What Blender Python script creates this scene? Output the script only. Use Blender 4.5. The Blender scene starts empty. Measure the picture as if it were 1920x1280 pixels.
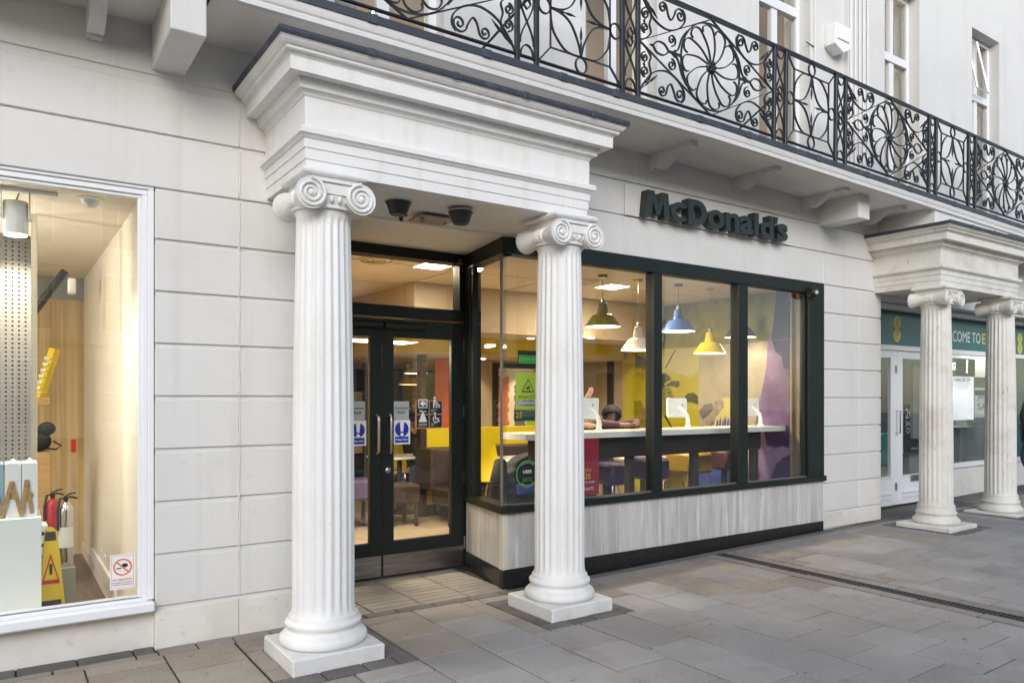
import bpy, bmesh, math, random
from math import sin, cos, pi, radians, sqrt
from mathutils import Vector, Matrix
random.seed(7)
scene = bpy.context.scene
# ------------------------------------------------------------------ camera, sky, sun, exposure
F, EYE, HZ, CX = 1408.0, 1.55, 747.0, 960.0           # focal length and horizon of the photograph in its own pixels
YAW = math.atan2(2065, F)                             # angle between the view direction and the street front
FW = (cos(YAW), sin(YAW)); RT = (sin(YAW), -cos(YAW))
cd = bpy.data.cameras.new('camera'); cam = bpy.data.objects.new('camera', cd)
scene.collection.objects.link(cam); scene.camera = cam
cam.location = (0, 0, EYE); cam.rotation_euler = (radians(90), 0, YAW - pi / 2)
cd.sensor_width = 36; cd.lens = 36 * F / 1920; cd.shift_y = (HZ - 640) / 1920
cd.clip_start = .05; cd.clip_end = 500
world = bpy.data.worlds.new('World'); scene.world = world; world.use_nodes = True
wn, wl = world.node_tree.nodes, world.node_tree.links
SUN_EL, SUN_AZ = radians(20), radians(208)            # azimuth clockwise from +Y, so the sun stands left of and behind the camera
sky = wn.new('ShaderNodeTexSky'); sky.sky_type = 'NISHITA'; sky.sun_disc = False
sky.sun_elevation = SUN_EL; sky.sun_rotation = SUN_AZ; sky.dust_density = 1; sky.air_density = 1.0
hs = wn.new('ShaderNodeHueSaturation'); hs.inputs['Saturation'].default_value = .9
wl.new(sky.outputs[0], hs.inputs['Color']); wl.new(hs.outputs[0], wn['Background'].inputs[0])
wn['Background'].inputs[1].default_value = .13
sd = bpy.data.lights.new('sun', 'SUN'); sun = bpy.data.objects.new('sun', sd); scene.collection.objects.link(sun)
sd.energy = 1.4; sd.angle = radians(44); sd.color = (1, .985, .97)
sv = Vector((sin(SUN_AZ) * cos(SUN_EL), cos(SUN_AZ) * cos(SUN_EL), sin(SUN_EL)))
sun.rotation_euler = sv.to_track_quat('Z', 'Y').to_euler(); sun.location = (0, 0, 20)
vs = scene.view_settings; vs.view_transform = 'Standard'; vs.look = 'None'; vs.gamma = 1; vs.exposure = 1.0
scene.render.engine = 'CYCLES'
scene.cycles.max_bounces = 6; scene.cycles.transparent_max_bounces = 8; scene.cycles.diffuse_bounces = 4; scene.cycles.glossy_bounces = 2
scene.cycles.caustics_reflective = False; scene.cycles.caustics_refractive = False
# ------------------------------------------------------------------ helpers
COL = scene.collection
WLOC = {}
def ray(u, v): return (FW[0] * F + RT[0] * (u - CX), FW[1] * F + RT[1] * (u - CX), HZ - v)
def onY(u, v, Y):
    r = ray(u, v); t = Y / r[1]; return (r[0] * t, Y, EYE + r[2] * t)
def onX(u, v, X):
    r = ray(u, v); t = X / r[0]; return (X, r[1] * t, EYE + r[2] * t)
def onZ(u, v, z):
    r = ray(u, v); t = (z - EYE) / r[2]; return (r[0] * t, r[1] * t, z)
def xY(u, Y): return onY(u, 0, Y)[0]
def zY(u, v, Y): return onY(u, v, Y)[2]
def project(x, y, z):
    d = x * FW[0] + y * FW[1]
    return CX + F * (x * RT[0] + y * RT[1]) / d, HZ - F * (z - EYE) / d, d
def gz(x):                                             # the pavement rises gently to the right
    return max(0.0, .0145 * (x - 4.2))

class MB:
    def __init__(s): s.v = []; s.f = []
    def quad(s, a, b, c, d):
        n = len(s.v); s.v += [a, b, c, d]; s.f.append((n, n + 1, n + 2, n + 3)); return s
    def poly(s, pts):
        n = len(s.v); s.v += list(pts); s.f.append(tuple(range(n, n + len(pts)))); return s
    def box(s, x0, y0, z0, x1, y1, z1):
        n = len(s.v)
        s.v += [(x0, y0, z0), (x1, y0, z0), (x1, y1, z0), (x0, y1, z0), (x0, y0, z1), (x1, y0, z1), (x1, y1, z1), (x0, y1, z1)]
        s.f += [tuple(n + i for i in q) for q in ((0, 3, 2, 1), (4, 5, 6, 7), (0, 1, 5, 4), (1, 2, 6, 5), (2, 3, 7, 6), (3, 0, 4, 7))]
        return s
    def cbox(s, x0, y0, z0, x1, y1, z1, b=.004):       # box with chamfered edges
        n = len(s.v); idx = {}
        lo = (x0, y0, z0); hi = (x1, y1, z1)
        for i in (0, 1):
            for j in (0, 1):
                for k in (0, 1):
                    c = (i, j, k); p = [hi[a] if c[a] else lo[a] for a in range(3)]; q = [p[a] - b if c[a] else p[a] + b for a in range(3)]
                    for a in range(3):
                        w = list(q); w[a] = p[a]; idx[(c, a)] = len(s.v); s.v.append(tuple(w))
        def fc(*k): s.f.append(tuple(idx[x] for x in k))
        for a in range(3):
            o = [t for t in range(3) if t != a]
            for side in (0, 1):
                cs = []
                for (p, q) in ((0, 0), (1, 0), (1, 1), (0, 1)):
                    c = [0, 0, 0]; c[a] = side; c[o[0]] = p; c[o[1]] = q; cs.append((tuple(c), a))
                fc(*cs)
            for p in (0, 1):
                for q in (0, 1):
                    c0 = [0, 0, 0]; c1 = [0, 0, 0]; c0[o[0]] = c1[o[0]] = p; c0[o[1]] = c1[o[1]] = q; c1[a] = 1
                    fc((tuple(c0), o[0]), (tuple(c1), o[0]), (tuple(c1), o[1]), (tuple(c0), o[1]))
        for i in (0, 1):
            for j in (0, 1):
                for k in (0, 1): fc(((i, j, k), 0), ((i, j, k), 1), ((i, j, k), 2))
        return s
    def prism(s, pts, fn, a, b):                       # fn(p, q, depth) -> xyz
        n = len(s.v); m = len(pts)
        s.v += [fn(p[0], p[1], a) for p in pts] + [fn(p[0], p[1], b) for p in pts]
        s.f.append(tuple(range(n, n + m))); s.f.append(tuple(range(n + 2 * m - 1, n + m - 1, -1)))
        for i in range(m):
            j = (i + 1) % m; s.f.append((n + i, n + m + i, n + m + j, n + j))
        return s
    def lathe(s, prof, c, n=24, axis='z', caps=True):
        k = len(s.v); m = len(prof)
        for (r, h) in prof:
            for i in range(n):
                t = 2 * pi * i / n; p, q = r * cos(t), r * sin(t)
                if axis == 'z': s.v.append((c[0] + p, c[1] + q, c[2] + h))
                elif axis == 'y': s.v.append((c[0] + p, c[1] + h, c[2] + q))
                else: s.v.append((c[0] + h, c[1] + p, c[2] + q))
        for j in range(m - 1):
            for i in range(n):
                a = k + j * n + i; b = k + j * n + (i + 1) % n; s.f.append((a, b, b + n, a + n))
        if caps:
            s.f.append(tuple(range(k, k + n))); s.f.append(tuple(range(k + (m - 1) * n, k + m * n)))
        return s
    def tube(s, path, r, n=8, closed=False):
        P = [Vector(p) for p in path]; m = len(P); k = len(s.v)
        rad = r if isinstance(r, (list, tuple)) else [r] * m
        up = None
        for i in range(m):
            t = (P[(i + 1) % m] - P[i - 1]) if (closed or 0 < i < m - 1) else (P[1] - P[0] if i == 0 else P[-1] - P[-2])
            t.normalize()
            if up is None:
                up = Vector((0, 0, 1)) if abs(t.z) < .9 else Vector((1, 0, 0))
            a = up - t * up.dot(t)
            if a.length < 1e-6: a = t.orthogonal()
            a.normalize(); up = a; b = t.cross(a)
            for j in range(n):
                w = 2 * pi * j / n; s.v.append(tuple(P[i] + (a * cos(w) + b * sin(w)) * rad[i]))
        for i in range(m if closed else m - 1):
            for j in range(n):
                a = k + i * n + j; b = k + i * n + (j + 1) % n; c = k + ((i + 1) % m) * n
                s.f.append((a, b, c + (j + 1) % n, c + j))
        if not closed:
            s.f.append(tuple(range(k, k + n))); s.f.append(tuple(range(k + (m - 1) * n, k + m * n)))
        return s
    def bar(s, path, w, d, y=0.0, closed=False):       # flat iron bar bent in the x-z plane
        m = len(path); k = len(s.v); h = w / 2; e = d / 2
        for i in range(m):
            if closed: a, b = path[i - 1], path[(i + 1) % m]
            else: a, b = path[max(0, i - 1)], path[min(m - 1, i + 1)]
            tx, tz = b[0] - a[0], b[1] - a[1]; L = sqrt(tx * tx + tz * tz) or 1; nx, nz = -tz / L, tx / L
            x, z = path[i]
            s.v += [(x + nx * h, y - e, z + nz * h), (x - nx * h, y - e, z - nz * h), (x - nx * h, y + e, z - nz * h), (x + nx * h, y + e, z + nz * h)]
        for i in range(m if closed else m - 1):
            a = k + 4 * i; b = k + 4 * ((i + 1) % m)
            for j in range(4): s.f.append((a + j, a + (j + 1) % 4, b + (j + 1) % 4, b + j))
        if not closed:
            s.f.append((k, k + 1, k + 2, k + 3)); e_ = k + 4 * (m - 1); s.f.append((e_, e_ + 3, e_ + 2, e_ + 1))
        return s
    def sphere(s, c, rx, ry=None, rz=None, n=16, m=10):
        ry = ry or rx; rz = rz or rx
        prof = []; k = len(s.v)
        for j in range(1, m):
            t = pi * j / m
            for i in range(n):
                w = 2 * pi * i / n
                s.v.append((c[0] + rx * sin(t) * cos(w), c[1] + ry * sin(t) * sin(w), c[2] + rz * cos(t)))
        top = len(s.v); s.v += [(c[0], c[1], c[2] + rz), (c[0], c[1], c[2] - rz)]
        for j in range(m - 2):
            for i in range(n):
                a = k + j * n + i; b = k + j * n + (i + 1) % n; s.f.append((a, b, b + n, a + n))
        for i in range(n):
            j = (i + 1) % n
            s.f.append((top, k + j, k + i)); s.f.append((top + 1, k + (m - 2) * n + i, k + (m - 2) * n + j))
        return s
    def add(s, verts, faces):
        n = len(s.v); s.v += [tuple(v) for v in verts]; s.f += [tuple(n + i for i in q) for q in faces]; return s
    def mesh(s, name, org=(0, 0, 0), smooth=None, mat=None):
        me = bpy.data.meshes.new(name)
        me.from_pydata([(v[0] - org[0], v[1] - org[1], v[2] - org[2]) for v in s.v], [], s.f)
        bm = bmesh.new(); bm.from_mesh(me); bmesh.ops.recalc_face_normals(bm, faces=bm.faces); bm.to_mesh(me); bm.free()
        if smooth:
            for p in me.polygons: p.use_smooth = True
            me.set_sharp_from_angle(angle=radians(smooth))
        if mat: me.materials.append(mat)
        return me
    def build(s, name, mat, parent=None, smooth=None, label=None):
        if parent is None:
            xs = [v[0] for v in s.v]; ys = [v[1] for v in s.v]; zs = [v[2] for v in s.v]
            org = ((min(xs) + max(xs)) / 2, (min(ys) + max(ys)) / 2, min(zs))
        else: org = WLOC[parent.name]
        o = bpy.data.objects.new(name, s.mesh(name, org, smooth, mat)); COL.objects.link(o)
        if parent is None: o.location = org
        else: o.parent = parent
        WLOC[o.name] = org
        if label: o['label'] = label
        return o
def thing(name, label, cat, loc, group=None):
    o = bpy.data.objects.new(name, None); COL.objects.link(o); o.location = loc; o.empty_display_size = .2
    WLOC[o.name] = tuple(loc); return tag(o, label, cat, group)
def tag(o, label, cat, group=None):
    o['label'] = label; o['category'] = cat
    if group: o['group'] = group
    return o
def structure(o): o['kind'] = 'structure'; return o
def B(name, mat, parent, *b, bev=None, smooth=None):
    m = MB()
    (m.cbox(*b, b=bev) if bev else m.box(*b)); return m.build(name, mat, parent, smooth)
def light(kind, parent, loc, energy, color, **kw):
    d = bpy.data.lights.new('glow', kind); d.energy = energy; d.color = color
    for k, v in kw.items(): setattr(d, k, v)
    o = bpy.data.objects.new('glow', d); COL.objects.link(o); o.parent = parent
    p = WLOC[parent.name]; o.location = (loc[0] - p[0], loc[1] - p[1], loc[2] - p[2]); return o
class PL:                                              # a flat frame of reference: across, up, out
    def __init__(s, o, ux, n): s.o = Vector(o); s.ux = Vector(ux).normalized(); s.n = Vector(n).normalized(); s.uz = Vector((0, 0, 1))
    def __call__(s, a, b, c=0): return tuple(s.o + s.ux * a + s.uz * b + s.n * c)
FRONT = lambda Y: PL((0, Y, 0), (1, 0, 0), (0, -1, 0))
def text_mesh(body, size, offset=0.0, extrude=0.0, spacing=1.0):
    c = bpy.data.curves.new('t', 'FONT'); c.body = body; c.size = size; c.offset = offset; c.extrude = extrude
    c.align_x = 'LEFT'; c.resolution_u = 3; c.space_character = spacing
    o = bpy.data.objects.new('t', c); me = bpy.data.meshes.new_from_object(o)
    v = [tuple(p.co) for p in me.vertices]; f = [tuple(p.vertices) for p in me.polygons]
    bpy.data.meshes.remove(me); bpy.data.objects.remove(o); bpy.data.curves.remove(c)
    return v, f
def lettering(body, pl, a, b, mat, parent, height=None, width=None, depth=0.0, out=.001, offset=0.0, name='lettering', align='L', mb=None):
    """write body on plane pl with its lower left ink corner at (a, b); scaled to height and width"""
    v, f = text_mesh(body, 1.0, offset, .05 if depth else 0)
    if not v: return None
    x0 = min(p[0] for p in v); x1 = max(p[0] for p in v); y0 = min(p[1] for p in v); y1 = max(p[1] for p in v)
    sy = (height / (y1 - y0)) if height else None; sx = (width / (x1 - x0)) if width else None
    sy = sy or sx; sx = sx or sy
    W = (x1 - x0) * sx
    if align == 'C': a -= W / 2
    m = mb if mb is not None else MB()
    m.add([pl(a + (p[0] - x0) * sx, b + (p[1] - y0) * sy, out + ((p[2] / .05 + 1) * depth / 2 if depth else 0)) for p in v], f)
    return m if mb is not None else m.build(name, mat, parent)
def flat(pl, pts, out=.001): return MB().poly([pl(p[0], p[1], out) for p in pts])
def copy_tree(o, parent=None, dl=None):
    c = o.copy(); COL.objects.link(c); c.parent = parent
    if dl: c.location = (o.location[0] + dl[0], o.location[1] + dl[1], o.location[2] + dl[2])
    WLOC[c.name] = WLOC[o.name] if not dl else tuple(WLOC[o.name][i] + dl[i] for i in range(3))
    for ch in [x for x in o.children]: copy_tree(ch, c)
    return c
# ------------------------------------------------------------------ materials
def rgb(r, g, b):                                      # sRGB bytes to linear
    q = lambda c: (c / 255 / 12.92) if c / 255 < .04045 else ((c / 255 + .055) / 1.055) ** 2.4
    return (q(r), q(g), q(b), 1)
def material(name, col, rough=.5, metal=0.0, spec=.5, noise=None, bump=None, emit=None, rand=0.0, speck=None, stretch=None, coat=0):
    """col linear; noise=(scale, other colour, lo, hi); bump=(scale, strength); rand = brightness spread between objects"""
    m = bpy.data.materials.new(name); m.use_nodes = True; nt = m.node_tree; N = nt.nodes; L = nt.links; p = N['Principled BSDF']
    c4 = tuple(col[:3]) + (1,)
    p.inputs['Base Color'].default_value = c4; p.inputs['Roughness'].default_value = rough; p.inputs['Metallic'].default_value = metal
    p.inputs['Specular IOR Level'].default_value = spec; p.inputs['Coat Weight'].default_value = coat
    out = None; geo = N.new('ShaderNodeNewGeometry'); src = geo.outputs['Position']
    def scaled(st):
        mp = N.new('ShaderNodeMapping'); mp.inputs['Scale'].default_value = st; L.new(src, mp.inputs[0]); return mp.outputs[0]
    def mix(fac, a, b):
        x = N.new('ShaderNodeMix'); x.data_type = 'RGBA'
        if hasattr(fac, 'links'): L.new(fac, x.inputs[0])
        else: x.inputs[0].default_value = fac
        for s, i in ((a, 6), (b, 7)):
            if hasattr(s, 'links'): L.new(s, x.inputs[i])
            else: x.inputs[i].default_value = tuple(s[:3]) + (1,)
        return x.outputs[2]
    def layer(cur, sc, other, lo, hi, st=None, det=3):
        t = N.new('ShaderNodeTexNoise'); t.inputs['Scale'].default_value = sc; t.inputs['Detail'].default_value = det; t.inputs['Roughness'].default_value = .6
        L.new(scaled(st) if st else src, t.inputs['Vector'])
        r = N.new('ShaderNodeMapRange'); r.inputs[1].default_value = lo; r.inputs[2].default_value = hi; L.new(t.outputs[0], r.inputs[0])
        return mix(r.outputs[0], cur, other)
    cur = c4
    for nz in (noise if isinstance(noise, list) else [noise] if noise else []): cur = layer(cur, *nz)
    if rand:
        oi = N.new('ShaderNodeObjectInfo'); r = N.new('ShaderNodeMapRange'); r.inputs[3].default_value = 1 - rand; r.inputs[4].default_value = 1 + rand
        L.new(oi.outputs['Random'], r.inputs[0]); h = N.new('ShaderNodeHueSaturation'); L.new(r.outputs[0], h.inputs['Value'])
        if hasattr(cur, 'links'): L.new(cur, h.inputs['Color'])
        else: h.inputs['Color'].default_value = cur
        cur = h.outputs[0]
    if hasattr(cur, 'links'): L.new(cur, p.inputs['Base Color'])
    prev = None
    for bp in (bump if isinstance(bump, list) else [bump] if bump else []):
        t = N.new('ShaderNodeTexNoise'); t.inputs['Scale'].default_value = bp[0]; t.inputs['Detail'].default_value = 3
        L.new(scaled(bp[2]) if len(bp) > 2 else src, t.inputs['Vector'])
        b = N.new('ShaderNodeBump'); b.inputs['Strength'].default_value = bp[1]; b.inputs['Distance'].default_value = .01; L.new(t.outputs[0], b.inputs['Height'])
        if prev: L.new(prev, b.inputs['Normal'])
        prev = b.outputs[0]
    if prev: L.new(prev, p.inputs['Normal'])
    if emit: p.inputs['Emission Color'].default_value = tuple(emit[:3]) + (1,); p.inputs['Emission Strength'].default_value = emit[3]
    return m
def glass(name, tint=(1, 1, 1), rough=0.0, boost=1.0):
    m = bpy.data.materials.new(name); m.use_nodes = True; nt = m.node_tree; N = nt.nodes; L = nt.links; N.remove(N['Principled BSDF'])
    tr = N.new('ShaderNodeBsdfTransparent'); tr.inputs[0].default_value = tint + (1,)
    gl = N.new('ShaderNodeBsdfGlossy'); gl.inputs['Roughness'].default_value = rough
    fr = N.new('ShaderNodeLayerWeight'); fr.inputs[0].default_value = .5
    pw = N.new('ShaderNodeMath'); pw.operation = 'POWER'; pw.inputs[1].default_value = 5; L.new(fr.outputs['Facing'], pw.inputs[0])
    mu = N.new('ShaderNodeMath'); mu.operation = 'MULTIPLY_ADD'; mu.inputs[1].default_value = .9; mu.inputs[2].default_value = .04 * boost; mu.use_clamp = True; L.new(pw.outputs[0], mu.inputs[0])
    mx = N.new('ShaderNodeMixShader'); L.new(mu.outputs[0], mx.inputs[0]); L.new(tr.outputs[0], mx.inputs[1]); L.new(gl.outputs[0], mx.inputs[2])
    L.new(mx.outputs[0], N['Material Output'].inputs[0]); return m
M = {}
M['stucco'] = material('white_stucco', (.635, .63, .622), .55, noise=[(1.1, (.585, .575, .558), .45, .75), (9, (.55, .535, .51), .62, .86), (46, (.40, .38, .35), .745, .80), (1.0, (.575, .56, .535), .56, .8, (7, 7, .35))], bump=[(55, .16), (8, .35)])
M['stucco_low'] = material('weathered_stucco', (.68, .66, .62), .65, noise=[(2.0, (.52, .49, .44), .45, .8), (38, (.2, .18, .15), .70, .78), (10, (.46, .43, .39), .6, .85)], bump=[(45, .25), (9, .2)])
M['column'] = material('painted_column', (.745, .742, .735), .5, noise=[(2.4, (.70, .68, .645), .5, .8), (30, (.36, .33, .29), .71, .80), (1.2, (.66, .635, .59), .5, .75, (5, 5, .4))], bump=[(60, .2), (11, .4)])
M['column_dirty'] = material('dirty_painted_column', (.70, .68, .63), .6, noise=[(3.0, (.52, .48, .42), .45, .8), (26, (.25, .22, .18), .64, .78, (1, 1, .25))], bump=[(50, .25), (12, .2)])
M['plaster_soffit'] = material('soffit_paint', (.78, .745, .70), .6, noise=[(1.6, (.66, .62, .57), .5, .85), (26, (.42, .38, .33), .70, .80)], bump=[(40, .1)])
M['lead'] = material('lead_sheet', (.036, .042, .058), .5, noise=[(9, (.08, .09, .11), .5, .8)], bump=[(20, .3)])
M['iron'] = material('black_iron', (.010, .011, .014), .38, noise=(30, (.02, .021, .025), .5, .7))
M['frame'] = material('dark_green_frame', (.0070, .0115, .0105), .45, spec=.35, noise=(3, (.0095, .015, .0135), .4, .7))
M['sign_green'] = material('sign_green', (.017, .026, .024), .45)
M['gloss_white'] = material('white_gloss_paint', (.76, .77, .80), .28, bump=(40, .03))
M['upvc'] = material('white_window_frame', (.72, .73, .75), .3)
M['marble'] = material('grey_vein_marble', (.50, .49, .48), .3, noise=[(1.0, (.34, .325, .315), .46, .76, (7, 7, .8)), (1.0, (.62, .615, .61), .50, .68, (17, 17, 1.3)), (1.0, (.42, .375, .31), .58, .74, (30, 30, 1.7)), (1.0, (.36, .34, .33), .58, .70, (44, 44, 2.6)), (22, (.30, .28, .26), .68, .78)], coat=.2)
M['cream_trim'] = material('cream_corner_bead', (.55, .51, .44), .45)
M['granite'] = material('black_granite', (.012, .012, .013), .25, noise=(160, (.07, .07, .075), .58, .7))
M['slab'] = material('paving_slab', (.275, .255, .24), .75, noise=[(1.3, (.335, .32, .31), .4, .7), (1.9, (.225, .195, .17), .55, .8), (90, (.12, .105, .095), .58, .76), (13, (.13, .11, .095), .66, .82), (7.5, (.12, .105, .095), .69, .73)], bump=[(120, .25), (14, .12)], rand=.12)
M['slab_brown'] = material('brown_paving_slab', (.25, .215, .178), .75, noise=[(2.0, (.305, .275, .24), .4, .7), (90, (.12, .095, .075), .56, .76), (11, (.10, .08, .065), .64, .8)], bump=[(110, .3), (14, .15)], rand=.12)
M['slab_dark'] = material('dark_paving_strip', (.115, .105, .10), .8, noise=[(3, (.16, .145, .13), .4, .7), (80, (.07, .065, .06), .55, .75)], bump=[(110, .3)], rand=.12)
M['slab_drain'] = material('drain_edge_slab', (.215, .185, .165), .75, noise=[(2, (.26, .235, .22), .4, .7), (90, (.13, .11, .1), .56, .76)], bump=(110, .3), rand=.1)
M['door_slab'] = material('doorway_slab', (.20, .18, .158), .7, noise=[(2, (.25, .225, .195), .4, .7), (90, (.12, .105, .09), .56, .76)], bump=(110, .2), rand=.12)
M['plinth'] = material('chipped_white_plinth', (.68, .67, .65), .6, noise=[(4, (.56, .54, .51), .5, .8), (34, (.30, .27, .23), .66, .76), (80, (.25, .22, .2), .70, .76)], bump=[(30, .5), (90, .3)])
M['slab_bed'] = material('pavement_joint_bed', (.035, .03, .026), .9, noise=(60, (.10, .09, .08), .5, .7))
M['road_'] = material('far_paving', (.20, .185, .17), .8, noise=[(2, (.26, .24, .22), .4, .7)], bump=(60, .3))
M['grate'] = material('cast_iron_grate', (.025, .027, .03), .55, noise=(40, (.06, .06, .06), .5, .7))
M['steel'] = material('brushed_steel', (.36, .36, .37), .34, 1.0, noise=[(1, (.26, .26, .27), .4, .6, (3, 3, 60))], bump=[(1, .05, (4, 4, 300))])
M['chrome'] = material('chrome', (.6, .6, .62), .16, 1.0)
M['alu'] = material('satin_aluminium', (.42, .42, .43), .3, 1.0)
M['black'] = material('black_plastic', (.012, .012, .013), .4)
M['glass'] = glass('window_glass', (.95, .97, .96), 0, 1.7)
M['glass_edge'] = material('glass_edge_seal', (.16, .15, .13), .3)
M['white'] = material('white_plastic', (.82, .815, .80), .35)
M['paper'] = material('white_paper', (.74, .75, .76), .6)
M['ink'] = material('black_ink', (.012, .012, .012), .6)
M['floor_tile'] = material('beige_floor_tile', (.42, .33, .235), .35, noise=[(1.4, (.34, .26, .18), .4, .7), (1, (.48, .39, .29), .5, .7, (2, 22, 2))], rand=.05)
M['room_ceiling'] = material('cream_ceiling', (.62, .52, .40), .8)
M['beige_wall'] = material('beige_wall', (.46, .36, .24), .7)
M['yellow'] = material('yellow_laminate', (.62, .47, .008), .4)
M['yellow_wall'] = material('yellow_wall_print', (.56, .50, .012), .5)
M['plum'] = material('dark_plum_wall', (.030, .014, .022), .5)
M['brown'] = material('dark_brown_wood', (.030, .022, .019), .5)
M['brown_seat'] = material('dark_brown_vinyl', (.036, .024, .022), .4)
M['orange'] = material('orange_panel', (.62, .10, .022), .4)
M['purple_seat'] = material('violet_vinyl', (.075, .055, .135), .4)
M['mustard_seat'] = material('mustard_vinyl', (.36, .24, .010), .4)
M['maroon_seat'] = material('maroon_vinyl', (.075, .026, .026), .4)
M['counter'] = material('white_solid_surface', (.76, .74, .70), .22)
M['blue'] = material('blue_enamel', (.05, .12, .36), .22, coat=.4)
M['olive'] = material('olive_enamel', (.17, .17, .015), .25, coat=.4)
M['lamp_white'] = material('cream_enamel', (.68, .63, .52), .22, coat=.4)
M['lamp_yellow'] = material('yellow_enamel', (.68, .48, .010), .2, coat=.5)
M['lamp_plum'] = material('plum_enamel', (.045, .008, .035), .25, coat=.4)
M['lamp_in'] = material('lit_lamp_inside', (.9, .85, .75), .5, emit=(1, .80, .55, 3.2))
M['led'] = material('lit_panel', (.9, .9, .9), .5, emit=(1, .86, .66, 9))
M['spot_lit'] = material('lit_spot_face', (.9, .9, .9), .5, emit=(1, .80, .52, 8))
M['skin_a'] = material('skin_light', (.52, .27, .18), .5)
M['skin_b'] = material('skin_brown', (.16, .075, .045), .5)
M['hair'] = material('dark_hair', (.012, .009, .008), .75, spec=.2, noise=[(1, (.035, .026, .022), .5, .6, (60, 60, 14))], bump=(80, .8))
M['black_cloth'] = material('black_cloth', (.014, .014, .016), .75, bump=[(30, .5), (120, .3)])
M['shop_cream'] = material('cream_shop_wall', (.76, .70, .60), .7)
M['shop_tan'] = material('tan_drape', (.46, .32, .15), .8, noise=[(1, (.62, .47, .24), .4, .62, (16, 16, .4))])
M['shop_boards'] = material('dark_floor_boards', (.16, .115, .075), .5, noise=[(1, (.10, .07, .05), .4, .65, (14, 1.5, 1))])
M['red'] = material('red_enamel', (.42, .012, .014), .3)
M['wet_yellow'] = material('yellow_plastic', (.62, .47, .012), .4)
M['wood'] = material('pale_wood', (.46, .29, .12), .5, noise=[(1, (.36, .21, .08), .45, .65, (4, 4, 60))])
M['perf'] = material('grey_perforated_metal', (.26, .24, .22), .45, .2)
M['teal'] = material('teal_print', (.005, .115, .118), .35, noise=(2, (.012, .12, .125), .4, .7))
M['teal_light'] = material('teal_glow_panel', (.02, .34, .34), .4)
M['ee_yellow'] = material('yellow_print', (.62, .55, .02), .4)
M['dark_room'] = material('dark_room_wall', (.05, .05, .05), .7)
M['grey_unit'] = material('grey_shop_unit', (.27, .27, .25), .5)
M['shop_floor'] = material('grey_shop_floor', (.14, .14, .14), .5)
M['upper_room'] = material('upper_room_wall', (.34, .27, .19), .8)
M['blind'] = material('pale_curtain', (.40, .36, .31), .8, noise=[(1, (.30, .27, .23), .4, .6, (30, 30, .5))])
M['blue_sign'] = material('mandatory_blue', (.010, .035, .36), .4)
M['lime'] = material('lime_notice', (.36, .50, .05), .5)
M['green_notice'] = material('green_notice', (.08, .40, .07), .5)
M['deep_green'] = material('deep_green_notice', (.004, .07, .04), .5)
M['tan_notice'] = material('tan_notice', (.34, .235, .15), .5)
M['crimson'] = material('crimson_poster', (.30, .008, .032), .45)
M['poster_yellow'] = material('poster_yellow_print', (.62, .40, .03), .5)
M['uber_green'] = material('green_ring', (.06, .40, .08), .5)
M['orange_print'] = material('orange_print', (.70, .17, .03), .5)
M['grey_print'] = material('grey_print', (.16, .15, .14), .6)
M['mur_grey'] = material('mural_grey', (.38, .33, .25), .55, noise=[(1.8, (.46, .41, .33), .4, .7), (1.1, (.22, .19, .15), .55, .8)])
M['mur_yellow'] = material('mural_yellow', (.42, .37, .010), .55, noise=[(1.5, (.56, .50, .03), .4, .65), (2.3, (.24, .20, .008), .58, .8)])
M['mur_pale'] = material('mural_pale', (.50, .44, .30), .55, noise=(3, (.52, .47, .12), .4, .7))
M['mur_purple'] = material('mural_purple', (.16, .095, .24), .55, noise=[(1.6, (.30, .20, .36), .42, .62)])
M['mur_deep'] = material('mural_deep_purple', (.040, .022, .105), .55, noise=(3, (.06, .035, .14), .4, .7))
M['mur_dark'] = material('mural_dark', (.045, .038, .012), .55, noise=(8, (.075, .065, .015), .4, .7))
M['mur_mid'] = material('mural_mid_olive', (.20, .17, .012), .55, noise=(6, (.30, .26, .02), .4, .7))
M['mur_skin'] = material('mural_hand_grey', (.24, .20, .155), .55, noise=[(14, (.33, .28, .22), .4, .6), (30, (.13, .11, .09), .6, .7)])
M['mur_blue'] = material('mural_blue', (.035, .055, .30), .55, noise=(10, (.06, .09, .36), .4, .6))
M['rust'] = material('rusty_plate', (.42, .36, .31), .7, noise=(30, (.14, .07, .04), .56, .7))
M['opp_wall'] = material('cream_render', (.56, .54, .50), .7, noise=(1.2, (.50, .47, .43), .4, .7))
M['opp_glass'] = material('dark_window_glass', (.03, .035, .04), .08)
# ------------------------------------------------------------------ pavement
G = lambda x: gz(min(x, 20))
m = MB(); xs = [-60, -6, 4.2, 20, 70]
for i in range(4):
    m.quad((xs[i], -60, G(xs[i]) - .012), (xs[i + 1], -60, G(xs[i + 1]) - .012), (xs[i + 1], 5.6, G(xs[i + 1]) - .012), (xs[i], 5.6, G(xs[i]) - .012))
m.quad((1.7, 5.6, -.012), (3.7, 5.6, -.012), (3.7, 6.2, -.012), (1.7, 6.2, -.012))
pavement = structure(m.build('pavement', M['slab_bed']))
PX, PY, X0, Y0 = .4167, .4, .40, 3.6
PLINTHS = [(1.35, 4.15, 1.91, 4.71), (3.17, 4.15, 3.73, 4.71), (8.69, 4.13, 9.31, 4.75), (10.32, 4.13, 10.94, 4.75)]
BORD = [(1.24, 3.995, 2.06, 4.83), (3.05, 4.03, 3.85, 4.83), (8.58, 4.02, 9.42, 4.86), (10.21, 4.02, 11.05, 4.86)]
cuts = BORD + [(5.66, -3, 6.06, 5.0)]
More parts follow.
